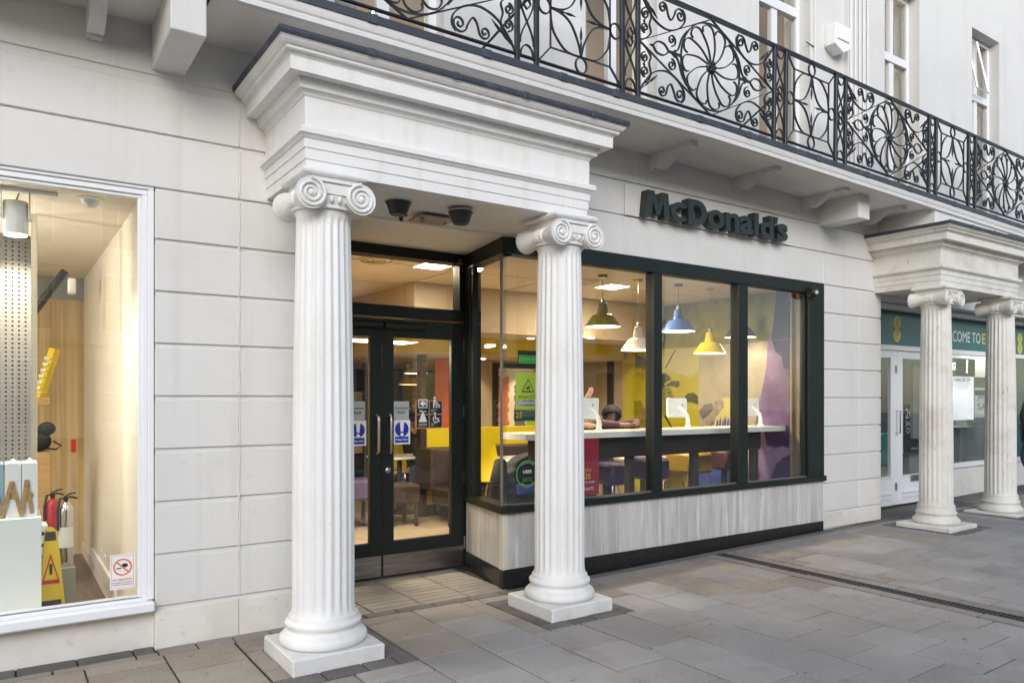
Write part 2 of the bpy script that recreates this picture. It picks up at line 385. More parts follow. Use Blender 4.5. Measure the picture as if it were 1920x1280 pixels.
def subtract(r, c):
    a0, b0, a1, b1 = r; c0, d0, c1, d1 = c
    if c0 >= a1 or c1 <= a0 or d0 >= b1 or d1 <= b0: return [r]
    o = []
    if c0 > a0: o.append((a0, b0, c0, b1))
    if c1 < a1: o.append((c1, b0, a1, b1))
    m0, m1 = max(a0, c0), min(a1, c1)
    if d0 > b0: o.append((m0, b0, m1, d0))
    if d1 < b1: o.append((m0, d1, m1, b1))
    return o
cells = []
for k in range(-17, 44):
    xa = X0 + PX * k; ph = .0 if k % 2 == 0 else .2
    for j in range(-17, 6):
        ya = Y0 + ph + PY * j; r = (xa, ya, xa + PX, min(ya + PY, 4.955))
        if r[3] - r[1] < .05: continue
        rs = [r]
        for c in cuts: rs = [q for t in rs for q in subtract(t, c)]
        cells += [q for q in rs if q[2] - q[0] > .02 and q[3] - q[1] > .02]
def slab_rank(r):
    cx, cy = (r[0] + r[2]) / 2, (r[1] + r[3]) / 2
    d = cx * FW[0] + cy * FW[1]
    if d < 1: return -1
    u, v, d = project(cx, cy, G(cx))
    if u < -90 or u > 1990 or v > 1370: return -1
    return (r[2] - r[0]) * (r[3] - r[1]) * 1.55 / d ** 3
cells.sort(key=slab_rank, reverse=True)
near = [c for c in cells[:255] if slab_rank(c) > 0]; rest = cells[len(near):]
full = {}
g_ = .0055
def slab_obj(name, r, mat, lift=0):
    w, d = r[2] - r[0], r[3] - r[1]; cx, cy = (r[0] + r[2]) / 2, (r[1] + r[3]) / 2
    key = (round(w, 3), round(d, 3), mat.name)
    if key not in full: full[key] = MB().cbox(-w / 2 + g_, -d / 2 + g_, -.03, w / 2 - g_, d / 2 - g_, 0, .003).mesh('slab', mat=mat)
    o = bpy.data.objects.new(name, full[key]); COL.objects.link(o); o.parent = pavement
    p = WLOC[pavement.name]; z = G(cx) + lift
    o.location = (cx - p[0], cy - p[1], z - p[2])
    o.rotation_euler = (random.uniform(-.006, .006), random.uniform(-.006, .006) - (.0145 if cx > 4.2 else 0), 0)
    return o
for r in near:
    cx = (r[0] + r[2]) / 2; cy = (r[1] + r[3]) / 2
    brown = cx < 1.7 or random.random() < max(0, min(1, (cy - 3.7) * 1.1)) * (1 if cx < 5.6 else .5)
    slab_obj('slab', r, M['slab_brown'] if (brown or (cy > 4.4 and cx < 7 and random.random() < .25)) else M['slab'], random.uniform(-.0035, .0015))
m = MB()
for r in rest: z = G((r[0] + r[2]) / 2); m.box(r[0] + g_, r[1] + g_, z - .03, r[2] - g_, r[3] - g_, z)
o = m.build('slab_field', M['slab'], pavement); o['kind'] = 'stuff'
def strip(name, r, mat, step, alongx=True):
    a = r[0] if alongx else r[1]; e = r[2] if alongx else r[3]
    while a < e - .02:
        b = min(e, a + step * random.uniform(.8, 1.2))
        if e - b < .06: b = e
        slab_obj(name, (a, r[1], b, r[3]) if alongx else (r[0], a, r[2], b), mat, random.uniform(-.002, .001)); a = b
for bo, p in zip(BORD, PLINTHS):
    dk = M['slab_dark'] if p[0] > 3 else M['slab_brown']
    strip('border_sett', (bo[0], bo[1], bo[2], p[1] - .004), M['slab_dark'], .24)
    strip('border_sett', (bo[0], p[3] + .004, bo[2], bo[3]), dk, .24)
    strip('border_sett', (bo[0], p[1], p[0] - .004, p[3]), dk, .2, False)
    strip('border_sett', (p[2] + .004, p[1], bo[2], p[3]), M['slab_dark'], .28, False)
strip('wall_edge_sett', (.80, 4.957, 1.8, 5.098), M['slab_brown'], .22)
strip('wall_edge_sett', (-1.5, 4.957, .80, 5.02), M['slab_brown'], .42); strip('wall_edge_sett', (-1.5, 5.022, .79, 5.17), M['slab_dark'], .34)
strip('wall_edge_sett', (1.8, 4.957, 3.38, 5.06), M['slab_dark'], .3)
strip('wall_edge_sett', (3.38, 4.957, 9.0, 5.06), M['slab_dark'], .45)
strip('wall_edge_sett', (9.02, 4.957, 14.6, 5.45), M['slab_dark'], .40)
y = 5.064
while y < 5.97:
    for a, b in ((1.82, 2.24), (2.24, 2.64), (2.64, 3.05), (3.05, 3.42)): slab_obj('doorway_tile', (a, y, b, min(y + .0875, 5.985)), M['door_slab'], -.003)
    y += .0885
# drain channel set across the pavement
dx0, dx1 = 5.80, 5.92
drain = thing('drain_channel', 'narrow slotted iron drain channel running across the pavement from the marble riser', 'drain', (5.86, 3.6, G(5.86)))
m = MB(); zz = G(5.86)
m.box(dx0, 1.2, zz - .05, dx0 + .012, 4.99, zz); m.box(dx1 - .012, 1.2, zz - .05, dx1, 4.99, zz); m.box(dx0, 1.2, zz - .06, dx1, 4.99, zz - .045)
m.build('channel', M['grate'], drain)
m = MB(); y = 1.22
while y < 4.98:
    m.box(dx0 + .012, y, zz - .03, dx1 - .012, y + .016, zz - .002); y += .034
m.box(dx0 + .055, 1.2, zz - .025, dx0 + .065, 4.99, zz - .0015)
o = m.build('grate_bars', M['grate'], drain); o['kind'] = 'stuff'
for a, b in ((5.68, dx0 - .003), (dx1 + .003, 6.04)): strip('drain_edge_sett', (a, 1.2, b, 4.99), M['slab_drain'], .42, False)
# ------------------------------------------------------------------ terrace building (ground floor masonry and first floor)
W = 5.1
bld = thing('terrace_building', 'long white stucco terrace with rusticated ground floor and first floor windows', 'building', (4, 5.4, 0))
ST = M['stucco']
CO = [.245, .57, .897, 1.225, 1.555, 1.884, 2.209, 2.533, 2.858]
def block(x0, z0, x1, z1, mat=None, name='block', y=W, d=.10, gap=.013):
    return MB().cbox(x0 + .001, y, z0 + gap, x1 - .001, y + d, z1 - gap, .005).build(name, mat or ST, bld)
def core(x0, z0, x1, z1, y0=W + .016, y1=5.5, mat=None): return B('wall', mat or ST, bld, x0, y0, z0, x1, y1, z1)
# left pier
core(.80, -.03, 1.815, 3.84, y1=6.0)
for i, z in enumerate([-.03] + CO[:-1]):
    t = CO[i]
    block(.796, z, 1.303, t, M['stucco_low'] if i == 0 else ST); block(1.303, z, 1.815, t, M['stucco_low'] if i == 0 else ST)
random.seed(11)
for zA, zB in ((.26, 2.84), (2.87, 3.17), (3.21, 3.49)):  # uneven bead of filler down the old joint
    n_ = int((zB - zA) / .03); MB().tube([(1.303 + random.uniform(-.003, .003), 5.0985, zA + (zB - zA) * i / n_) for i in range(n_ + 1)], [random.uniform(.003, .007) for i in range(n_ + 1)], 6).build('filler_bead', ST, bld)
# lintel courses over the left shop window and beyond
core(-3.2, 2.87, .80, 3.84)
block(-3.2, 2.85, 1.303, 3.190); block(1.303, 2.85, 1.815, 3.190)
block(-3.2, 3.190, 1.303, 3.515); block(1.303, 3.190, 1.815, 3.515); block(-3.2, 3.545, 1.815, 3.90, y=W + .004)
B('stall_riser', M['stucco_low'], bld, -3.2, 5.18, -.03, .80, 5.45, .238)
# doorway recess: side, ceiling
B('recess_ceiling', M['plaster_soffit'], bld, 1.8, 5.096, 2.868, 3.62, 6.3, 3.1)
# lintel over the restaurant window
core(1.815, 3.1, 9.0, 3.84); core(3.62, 2.87, 9.0, 3.1)
block(3.42, 2.80, 7.80, 3.226, gap=.004); block(7.80, 2.858, 9.0, 3.226, gap=.004)
for a, b in ((1.815, 3.42), (3.42, 9.0)):
    block(a, 3.226, b, 3.540, gap=.004); block(a, 3.540, b, 3.90, gap=.004)
# right pier
core(7.80, 0, 8.99, 2.87, y1=5.56)
for i, z in enumerate([0] + CO[:-1]):
    dz = .05 if i == 0 else 0
    block(7.80, z + dz, 8.52, CO[i], M['stucco_low'] if i == 0 else ST, gap=.008, d=.3); block(8.52, z + dz, 9.0, CO[i], M['stucco_low'] if i <= 1 else ST, gap=.008, d=.42)
# wall over the phone shop
core(9.0, 2.74, 16, 3.84, y0=5.42, y1=5.8); MB().cbox(9.0, 5.30, 2.72, 16, 5.43, 2.80, .02).build('lintel', ST, bld); core(9.0, 2.80, 16, 3.84, y0=5.13, y1=5.42)
# first floor wall pieces round the windows
WIN = [(-.45, .45), (1.95, 2.85), (4.27, 5.15), (6.66, 7.56), (9.10, 9.93), (11.36, 12.2), (13.7, 14.6)]
ZT = 6.80
e = -3.2
for a, b in WIN + [(16, 16)]:
    core(e, 3.90, a, ZT, y0=W + .01, y1=5.45); e = b
core(-3.2, ZT, 16, 9.6, y0=W + .01, y1=5.45)
core(-3.2, 3.84, 16, 3.90, y0=W + .01, y1=5.45)
for i, (a, b) in enumerate(WIN):
    B('window_reveal_sill', M['stucco'], bld, a, W + .02, 3.90, b, 5.45, 3.96)
    w = MB(); y0, y1 = 5.25, 5.31; t = .065; mid = (a + b) / 2; tr = 5.93
    w.box(a, y0, 3.96, a + t, y1, ZT); w.box(b - t, y0, 3.96, b, y1, ZT); w.box(a + t, y0, ZT - t, b - t, y1, ZT); w.box(a + t, y0, 3.96, b - t, y1, 4.05)
    w.box(a + t, y0 - .015, tr - .05, b - t, y1, tr + .05)
    w.box(mid - .05, y0 + .003, 4.05, mid + .05, y1 - .003, tr - .05)
    w.box(mid - .04, y0 + .003, tr + .05, mid + .04, y1 - .003, ZT - t)
    wo = w.build('window', M['upvc'], bld)
    for (p, q) in ((a + t, mid - .05), (mid + .05, b - t)):
        for (z0, z1) in ((4.05, tr - .05), (tr + .05, ZT - t)):
            MB().box(p, y0 + .025, z0, q, y0 + .033, z1).build('pane', M['glass'], wo)
    if i == 5:                                          # top light tilted open
        s = MB(); s.tube([(a + t, 5.22, ZT - t), (a + .18, 5.12, tr + .06)], .016, 4); s.tube([(mid - .04, 5.22, ZT - t), (mid + .10, 5.12, tr + .06)], .016, 4); s.tube([(a + .18, 5.12, tr + .06), (mid + .10, 5.12, tr + .06)], .016, 4); s.build('open_top_light', M['upvc'], wo)
    MB().box(a + .1, 5.55, 3.96, a + .38, 5.58, ZT).build('curtain', M['blind'], wo)
B('upper_room', M['upper_room'], bld, -3, 7.0, 3.9, 16, 7.05, 9); B('upper_room', M['upper_room'], bld, -3, 5.46, 6.86, 16, 7, 6.9); B('upper_room', M['upper_room'], bld, -3, 5.46, 3.84, 16, 7, 3.9)
M['upper_lit'] = material('lit_globe', (.9, .9, .9), .5, emit=(1, .82, .55, 9))
for x, y, z, lab in ((2.75, 6.1, 4.9, 'lit lamp glimpsed in the first floor room behind the railing at left'), (4.95, 6.2, 5.3, 'lit lamp in the first floor room behind the middle railing'), (7.6, 6.3, 6.1, 'lit lamp in the first floor room above the sign'), (10.2, 6.3, 6.2, 'lit lamp in the first floor room above the smaller portico')):
    t = thing('room_lamp', lab, 'lamp', (x, y, z), 'first floor lamps'); m = MB(); m.sphere((x, y, z), .07, n=14); m.build('globe', M['upper_lit'], t, smooth=60); MB().tube([(x, y, z + .06), (x, y, 6.86)], .006, 6).build('cord', M['iron'], t)
    light('POINT', t, (x, y, z - .09), 22, (1, .84, .62), shadow_soft_size=.08)
# fluted pilaster and alarm box
m = MB(); m.box(8.22, 5.06, 3.9, 8.70, 5.112, 9.6)
for i in range(5): m.cbox(8.25 + i * .088, 5.035, 3.95, 8.25 + i * .088 + .06, 5.062, 9.5, .012)
m.build('pilaster', ST, bld)
m = MB(); m.cbox(7.62, 5.085, 3.9, 7.80, 5.112, 9.6, .006); m.build('window_architrave', ST, bld)
al = thing('alarm_box', 'white bell alarm box high on the first floor wall beside the fluted pilaster', 'alarm box', (7.99, 5.02, 5.30))
m = MB(); z0, z1 = zY(1560, 88, 5.0), zY(1560, 42, 5.0)
m.prism([(7.82, z0 + .04), (7.99, z0 - .03), (8.14, z0 + .05), (8.14, z1), (7.82, z1)], lambda p, q, d: (p, d, q), 4.97, 5.108); m.build('case', M['white'], al)
MB().cbox(7.86, 4.955, z0 + .1, 8.1, 4.969, z1 - .05, .004).build('cover', M['white'], al)
MB().tube([(7.82, 5.1, z0 + .06), (7.75, 5.105, z0 + .05), (7.70, 5.1, z0), (7.6, 5.1, z0 - .01), (7.5, 5.12, z0 + .02)], .006, 5).build('cable', M['iron'], al)
# brackets under the balconies
def scroll_bracket(x, dz=0):
    P = [(5.102, 3.68), (5.05, 3.68), (5.05, 3.70), (5.03, 3.705), (5.02, 3.69), (4.985, 3.683), (4.94, 3.69), (4.89, 3.715), (4.84, 3.75), (4.79, 3.785), (4.74, 3.80), (4.70, 3.795), (4.68, 3.775), (4.58, 3.775), (4.58, 3.86), (5.102, 3.86)]
    MB().prism([(a, b + dz) for a, b in P], lambda p, q, d: (d, p, q), x, x + .085).build('scroll_bracket', ST, bld)
for x, dz in ((5.04, 0), (6.225, 0), (7.39, -.02), (8.53, -.06), (.42, 0), (-.75, 0)): scroll_bracket(x, dz)
MB().cbox(7.706, 4.615, 3.515, 7.918, 5.11, 3.86, .006).build('block_bracket', ST, bld)
MB().cbox(.776, 4.47, 3.585, .965, 5.11, 3.95, .006).build('block_bracket', ST, bld)
B('neighbour_soffit', M['plaster_soffit'], bld, -3.2, 4.40, 3.86, .985, 5.112, 4.0)
# ------------------------------------------------------------------ porticos
CORN = [(.006, 3.557), (.014, 3.553), (.022, 3.54), (.036, 3.526), (.05, 3.519), (.05, 3.508), (.058, 3.500), (.075, 3.494), (.085, 3.480), (.085, 3.406), (.152, 3.409), (.156, 3.39), (.166, 3.37), (.168, 3.352), (.182, 3.348), (.196, 3.338), (.205, 3.322)]
FRIEZE = [(.2095, 3.322), (.2095, 3.146)]
ARCH = [(.20, 3.146), (.176, 3.136), (.172, 3.128), (.172, 3.098), (.186, 3.092), (.198, 3.078), (.206, 3.075), (.206, 3.022), (.213, 3.020), (.213, 2.957), (.220, 2.955), (.220, 2.888)]
def portico(label, x0, x1, y0, cols, zb, k, rs, cmat, plh, plw, group):
    zf = lambda z: zb + z * k
    p = thing('portico', label, 'portico', ((x0 + x1) / 2, 4.6, zb), group)
    def mould(prof, name, mat, joints=True):
        m = MB(); n = 0
        for (s, z) in prof: m.v += [(x0 + s, 5.108, zf(z)), (x0 + s, y0 + s, zf(z)), (x1 - s, y0 + s, zf(z)), (x1 - s, 5.108, zf(z))]
        L = len(prof)
        for i in range(L - 1):
            for j in range(3): m.f.append((4 * i + j, 4 * i + j + 1, 4 * i + 5 + j, 4 * i + 4 + j))
            m.f.append((4 * i + 3, 4 * i, 4 * i + 4, 4 * i + 7))
        m.f.append((0, 1, 2, 3)); t = 4 * (L - 1); m.f.append((t, t + 3, t + 2, t + 1))
        return m.build(name, mat, p)
    mould(CORN, 'cornice', cmat); mould(FRIEZE, 'frieze', cmat); mould(ARCH, 'architrave', cmat)
    xa = x0                                            # lead flashing in lapped lengths
    mould([(-.004, 3.596), (-.004, 3.574), (0, 3.559)], 'lead_flashing', M['lead'])
    MB().box(x0 + .06, y0 + .06, zf(3.597), x1 - .06, 5.107, zf(3.606)).build('bounce_slab', M['stucco'], p)  # unseen pale slab added to bounce light into the gap under the balcony
    for xx in [x0 + (x1 - x0) * t for t in (.2, .42, .63, .86)]:
        MB().cbox(xx, y0 - .009, zf(3.556), xx + .05, y0 + .02, zf(3.600), .003).build('lead_lap', M['lead'], p)
    for (cx, cy) in cols:
        R0, R1 = .186 * rs, .160 * rs; zs0, zs1 = .245, 2.665; nf = 22; sub = 6
        m = MB(); hs = [0, .004, .012, .03, .06] + [.06 + .88 * i / 9 for i in range(1, 10)] + [.955, .97, .98, .985, 1]
        for t in hs:
            z = zf(zs0 + (zs1 - zs0) * t); r = R0 + (R1 - R0) * t + .008 * sin(pi * t) * rs
            r += .02 * rs * max(0, 1 - t / .02) ** 2 + .010 * rs * max(0, 1 - (1 - t) / .012) ** 2
            dep = .0125 * rs * min(1, max(0, (t - .012) / .02)) * min(1, max(0, (.985 - t) / .012))
            for i in range(nf * sub):
                a = 2 * pi * i / (nf * sub); q = (i % sub) / sub
                d = 0 if q < .18 else sin(pi * (q - .18) / .82)
                m.v.append((cx + (r - dep * d) * cos(a), cy + (r - dep * d) * sin(a), z))
        n = nf * sub
        for j in range(len(hs) - 1):
            for i in range(n): m.f.append((j * n + i, j * n + (i + 1) % n, (j + 1) * n + (i + 1) % n, (j + 1) * n + i))
        col = m.build('column', cmat, p, smooth=50)
        a = plw / 2
        MB().cbox(cx - a, cy - a, zb - .03, cx + a, cy + a, zb + plh, .008).build('plinth', M['plinth'] if rs == 1 else cmat, col)
        pr = [(.150, plh), (.245, plh + .001), (.258, plh + .012), (.262, plh + .03), (.257, plh + .05), (.243, plh + .064), (.232, plh + .068), (.230, plh + .076), (.222, plh + .082), (.216, plh + .092), (.219, plh + .104), (.226, plh + .110), (.226, plh + .117), (.229, plh + .122), (.226, plh + .134), (.214, plh + .142), (.208, plh + .146), (.206, .252), (.15, .252)]
        b = MB(); b.lathe([(r * rs, h if h < .25 else .252) for r, h in pr], (cx, cy, zb), 48, caps=False); b.build('base', cmat, col, smooth=60)
        # ionic capital
        c = MB(); A = .20 * rs
        prof = [(-.014, 2.89), (-.012, 2.878), (0, 2.868), (-.004, 2.856), (-.016, 2.848)]
        n0 = len(c.v)
        for (s, z) in prof: c.v += [(cx - A - s, cy - A - .012 - s, zf(z)), (cx + A + s, cy - A - .012 - s, zf(z)), (cx + A + s, cy + A + .012 + s, zf(z)), (cx - A - s, cy + A + .012 + s, zf(z))]
        for i in range(4):
            for j in range(4): c.f.append((n0 + 4 * i + j, n0 + 4 * i + (j + 1) % 4, n0 + 4 * i + 4 + (j + 1) % 4, n0 + 4 * i + 4 + j))
        c.f.append((n0, n0 + 1, n0 + 2, n0 + 3)); c.f.append((n0 + 16, n0 + 19, n0 + 18, n0 + 17))
        cap = c.build('capital', cmat, col)
        ze = zf(2.735); vr = .092 * rs; hx = .152 * rs; yf, yb = cy - .222 * rs, cy + .222 * rs
        for sx in (-1, 1):                             # bolsters that end in the volutes
            L = yb - yf; pf = [(.0, .004), (vr * .9, .004), (vr, .0), (vr * 1.0, .012), (vr * .97, .022), (vr * .90, .05), (vr * .74, .10), (vr * .62, .15), (vr * .60, .172)]
            for q in (.180, .200, .220, .240, .260):
                pf += [(vr * .60, q - .0085), (vr * .68, q - .004), (vr * .68, q + .004), (vr * .60, q + .0085)]
            sc = L / .444; half = [(r, h * sc) for r, h in pf]
            pf2 = half + [(vr * .60, L - .172 * sc)] + [(r, L - h * sc) for r, h in half[:8][::-1]]
            b = MB(); b.lathe(pf2, (cx + sx * hx, yf, ze), 28, 'y', caps=False); b.build('bolster', cmat, cap, smooth=60)
            for face, yy, sg in ((0, yf, -1), (1, yb, 1)):
                path = []; rad = []; T = 2.6
                for i in range(60):
                    t = i / 59; a2 = pi / 2 + sx * (-T * 2 * pi * t) * (-1); r = vr * (.90 * (1 - t) ** .85 + .12)
                    r = vr * (.94 * (1 - t) ** 1.0 + .14 * t)
                    path.append((cx + sx * hx + r * cos(a2), yy - sg * .002 + sg * .004, ze + r * sin(a2))); rad.append(.0115 * rs * (1 - .45 * t))
                v = MB(); v.tube(path, rad, 6); v.sphere((cx + sx * hx, yy, ze), .021 * rs, .014, .021 * rs, 12, 8)
                v.build('volute', cmat, cap, smooth=70)
        b = MB()
        zt = ze + vr + .002
        b.prism([(cx - hx, ze + vr * .1), (cx + hx, ze + vr * .1), (cx + hx, zt - .02), (cx - hx, zt - .02)], lambda p_, q_, d: (p_, d, q_), yf + .010, yb - .010)
        b.prism([(cx - hx, zt - .02), (cx + hx, zt - .02), (cx + hx, zt), (cx - hx, zt)], lambda p_, q_, d: (p_, d, q_), yf - .004, yb + .004)
        b.box(cx - hx, cy - A + .02, zt, cx + hx, cy + A - .02, zf(2.85)); b.build('canalis', cmat, cap)
        b = MB()                                       # egg moulding and astragal
        b.lathe([(.15 * rs, zf(2.665) - zb), (.186 * rs, zf(2.668) - zb), (.190 * rs, zf(2.676) - zb), (.186 * rs, zf(2.684) - zb), (.184 * rs, zf(2.69) - zb), (.206 * rs, zf(2.72) - zb), (.206 * rs, zf(2.75) - zb), (.15 * rs, zf(2.752) - zb)], (cx, cy, zb), 40, caps=False)
        for i in range(26):
            a2 = 2 * pi * i / 26
            b.sphere((cx + .203 * rs * cos(a2), cy + .203 * rs * sin(a2), zf(2.718)), .013, .013, .021, 8, 6)
        b.build('egg_moulding', cmat, cap, smooth=60)
    return p
portico('large white portico on two fluted ionic columns around the restaurant doorway', 1.263, 3.846, 4.1, [(1.63, 4.43), (3.45, 4.43)], 0, 1, 1, M['column'], .085, .56, 'ionic porticos')
portico('smaller weathered white portico on dirty fluted columns before the phone shop', 8.63, 11.02, 4.1, [(9.0, 4.44), (10.63, 4.44)], .072, .958, .95, M['column_dirty'], .04, .62, 'ionic porticos')
B('portico_plinth_block', ST, bld, 8.93, 4.42, 3.50, 10.8, 5.10, 3.83)
# ------------------------------------------------------------------ balcony
bd = lambda x: -.02 * max(0, x - 5.2)
bal = thing('balcony', 'long white balcony with ornate black wrought iron railing above the shopfronts', 'balcony', (6, 4.7, 3.8))
BX = [1.0, 2.2, 3.5, 5.2, 7, 9, 11, 13, 16]
def run(prof, name, mat):
    m = MB(); n = len(prof)
    for x in BX: m.v += [(x, y, z + bd(x)) for y, z in prof]
    for i in range(len(BX) - 1):
        for j in range(n): m.f.append((i * n + j, i * n + (j + 1) % n, (i + 1) * n + (j + 1) % n, (i + 1) * n + j))
    m.f.append(tuple(range(n))); m.f.append(tuple(range((len(BX) - 1) * n, len(BX) * n)))
    return m.build(name, mat, bal)
run([(4.45, 3.835), (5.112, 3.835), (5.112, 3.955), (4.45, 3.955)], 'slab', M['plaster_soffit'])
run([(4.449, 3.822), (4.44, 3.808), (4.394, 3.806), (4.392, 3.832), (4.412, 3.838), (4.416, 3.85), (4.404, 3.86), (4.398, 3.88), (4.395, 3.905), (4.395, 3.944), (4.449, 3.944)], 'cornice', ST)
run([(4.385, 3.908), (4.393, 3.908), (4.393, 3.950), (4.52, 3.957), (4.52, 3.965), (4.385, 3.958)], 'lead_flashing', M['lead'])
for x in (1.9, 2.75, 3.42, 3.95, 4.9, 5.55, 6.6, 7.45, 8.3, 9.3): MB().cbox(x, 4.379, 3.904 + bd(x), x + .07, 4.40, 3.962 + bd(x), .003).build('lead_lap', M['lead'], bal)
B('end_face', M['lead'], bal, .992, 4.40, 3.84, .999, 5.10, 3.96)
RY = 4.46; ZB, ZR = 4.035, 4.893
m = MB(); m.tube([(x, RY, ZB + bd(x)) for x in BX], .013, 8); m.build('bottom_rail', M['iron'], bal, smooth=60)
m = MB()
for i in range(len(BX) - 1):
    x0, x1 = BX[i], BX[i + 1]; d0, d1 = bd(x0), bd(x1); y0, y1 = RY - .02, RY + .02; a, b = ZR - .012, ZR + .012
    m.add([(x0, y0, a + d0), (x1, y0, a + d1), (x1, y1, a + d1), (x0, y1, a + d0), (x0, y0, b + d0), (x1, y0, b + d1), (x1, y1, b + d1), (x0, y1, b + d0)], [(0, 1, 5, 4), (3, 2, 6, 7), (4, 5, 6, 7), (0, 3, 2, 1)])
m.build('top_rail', M['iron'], bal)
HP = ZR - ZB - .015
def spiral(cx, cz, r, a0, turns, sgn, n=26, r1=.16):
    return [(cx + r * (1 - (1 - r1) * t / (n - 1)) * cos(a0 + sgn * 2 * pi * turns * t / (n - 1)), cz + r * (1 - (1 - r1) * t / (n - 1)) * sin(a0 + sgn * 2 * pi * turns * t / (n - 1))) for t in range(n)]
def smooth_path(pts, n=8):
    o = []
    P = [pts[0]] + list(pts) + [pts[-1]]
    for i in range(1, len(P) - 2):
        for k in range(n):
            t = k / n; a, b, c, d = P[i - 1], P[i], P[i + 1], P[i + 2]
            o.append(tuple(.5 * (2 * b[j] + (c[j] - a[j]) * t + (2 * a[j] - 5 * b[j] + 4 * c[j] - d[j]) * t * t + (3 * b[j] - a[j] - 3 * c[j] + d[j]) * t ** 3) for j in (0, 1)))
    o.append(pts[-1]); return o
TH, DP = .0105, .016
def bud(m, a, b):
    n = 7; m.tube([(a[0] + (b[0] - a[0]) * i / n, 0, a[1] + (b[1] - a[1]) * i / n) for i in range(n + 1)], [.004, .005, .009, .005, .011, .011, .006, .002], 6)
def rosette_meshes():
    Wd = 1.75; h = HP; c = (Wd / 2, h / 2)
    r = MB(); rx, rz = .385, .377
    r.bar([(c[0] + rx * cos(2 * pi * i / 48), c[1] + rz * sin(2 * pi * i / 48)) for i in range(48)], TH, DP, closed=True)
    for k in range(12):                                # curved petals whirling round the boss
        a = 2 * pi * k / 12 + .13; da = pi / 12
        def pt(rr, an): return (c[0] + rr * rx * cos(an), c[1] + rr * rz * sin(an))
        tw = .22
        r.bar(smooth_path([pt(.16, a), pt(.45, a + .5 * tw), pt(.72, a + da * .10 + tw), pt(.90, a + da * .35 + tw * 1.2), pt(.965, a + da + tw * 1.25), pt(.91, a + 1.7 * da + tw * 1.2), pt(.80, a + 2 * da + tw)], 5), TH * .9, DP)
    r.lathe([(.0, -.022), (.03, -.02), (.055, -.010), (.062, 0), (.055, .012), (.0, .016)], (c[0], 0, c[1]), 12, 'y', caps=False)
    for k in range(6):
        a = pi * k / 3; r.sphere((c[0] + .036 * cos(a), -.018, c[1] + .036 * sin(a)), .017, .012, .017, 8, 6)
    s = MB()
    s.bar([(0, h / 2), (c[0], h), (Wd, h / 2), (c[0], 0)], TH, DP, closed=True)
    for sx in (0, 1):
        X = (lambda a: a) if sx == 0 else (lambda a: Wd - a)
        # leaf and scrolls in the points of the lozenge
        z = h / 2
        s.bar(smooth_path([(X(.49), z), (X(.38), z), (X(.34), z)], 4), TH * 1.6, DP * 1.3)
        for q in (1, -1):
            s.bar(smooth_path([(X(.34), z), (X(.28), z + q * .048), (X(.20), z + q * .045), (X(.155), z + q * .005), (X(.12), z)], 5), TH, DP)
            a0 = (0 if sx else pi)
            sp = spiral(X(.375), z + q * .105, .052, -q * pi / 2, 1.5, (1 if sx else -1) * -q)
            s.bar(smooth_path([(X(.37), z)] + [(X(.42), z + q * .03)], 3) + [], TH, DP)
            s.bar(sp, TH * .9, DP)
            s.bar(smooth_path([(X(.40), z + q * .005), (X(.455), z + q * .05), (X(.50), z + q * .155), (X(.565), z + q * .235)], 5), TH, DP)
        for q in (0, 1):
            Z = (lambda b: h - b) if q == 0 else (lambda b: b)
            fl = (1 if sx == 0 else -1) * (1 if q == 0 else -1)
            def sp(a, b, r0, ang, turns, sg):
                P = spiral(a, b, r0, ang, turns, sg); return [(X(p[0]), Z(p[1])) for p in P]
            s.bar(sp(.475, .085, .064, pi, 1.6, 1), TH, DP); s.bar(sp(.265, .075, .05, 0, 1.5, -1), TH, DP)
            mp = lambda L: [(X(p[0]), Z(p[1])) for p in L]
            s.bar(smooth_path(mp([(.411, .085), (.37, .15), (.335, .13), (.315, .075)]), 5), TH, DP)
            s.bar(smooth_path(mp([(.50, .025), (.535, .07), (.52, .14), (.43, .215), (.30, .245), (.16, .20), (.06, .10), (.0, .01)]), 5), TH, DP)
            s.bar(sp(.062, .185, .047, -pi / 2, 1.5, -1), TH, DP); s.bar(sp(.058, .300, .043, pi / 2, 1.5, 1), TH, DP)
            s.bar(smooth_path(mp([(.062, .232), (.045, .245), (.058, .257)]), 3), TH, DP)
            s.bar(smooth_path(mp([(.03, .07), (.10, .12), (.128, .19), (.11, .26), (.125, .33), (.05, .395), (0, .41)]), 5), TH, DP)
            bud(s, mp([(.04, .05)])[0], mp([(.21, .19)])[0])
    return r, s
def oval_mesh():
    Wd = .83; h = HP; s = MB(); ix, iz = .115, .125
    s.bar([(ix, iz), (Wd - ix, iz), (Wd - ix, h - iz), (ix, h - iz)], TH, DP, closed=True)
    for a, b in (((0, 0), (ix, iz)), ((Wd, 0), (Wd - ix, iz)), ((0, h), (ix, h - iz)), ((Wd, h), (Wd - ix, h - iz))): s.bar([a, b], TH, DP)
    for cx, cz in ((Wd / 2, iz / 2), (Wd / 2, h - iz / 2), (ix / 2, h / 2), (Wd - ix / 2, h / 2)):
        s.bar([(cx + .055 * cos(2 * pi * i / 20), cz + .06 * sin(2 * pi * i / 20)) for i in range(20)], TH, DP, closed=True)
    cx, cz = Wd / 2, h / 2
    for sx in (-1, 1):
        for sz in (-1, 1):
            t = (cx, cz + sz * (cz - iz)); l = (cx + sx * (cx - ix), cz)
            s.bar(smooth_path([t, (cx + sx * .15, cz + sz * .285), (cx + sx * .265, cz + sz * .18), (cx + sx * .295, cz + sz * .08), l], 5), TH, DP)
            s.bar(smooth_path([t, (cx + sx * .03, cz + sz * .19), (cx + sx * .10, cz + sz * .07), (cx + sx * .19, cz + sz * .015), l], 5), TH, DP)
    for sx, sz in ((1, 0), (-1, 0), (0, 1), (0, -1)): bud(s, (cx + sx * .24, cz + sz * .26), (cx + sx * .05, cz + sz * .06))
    return s
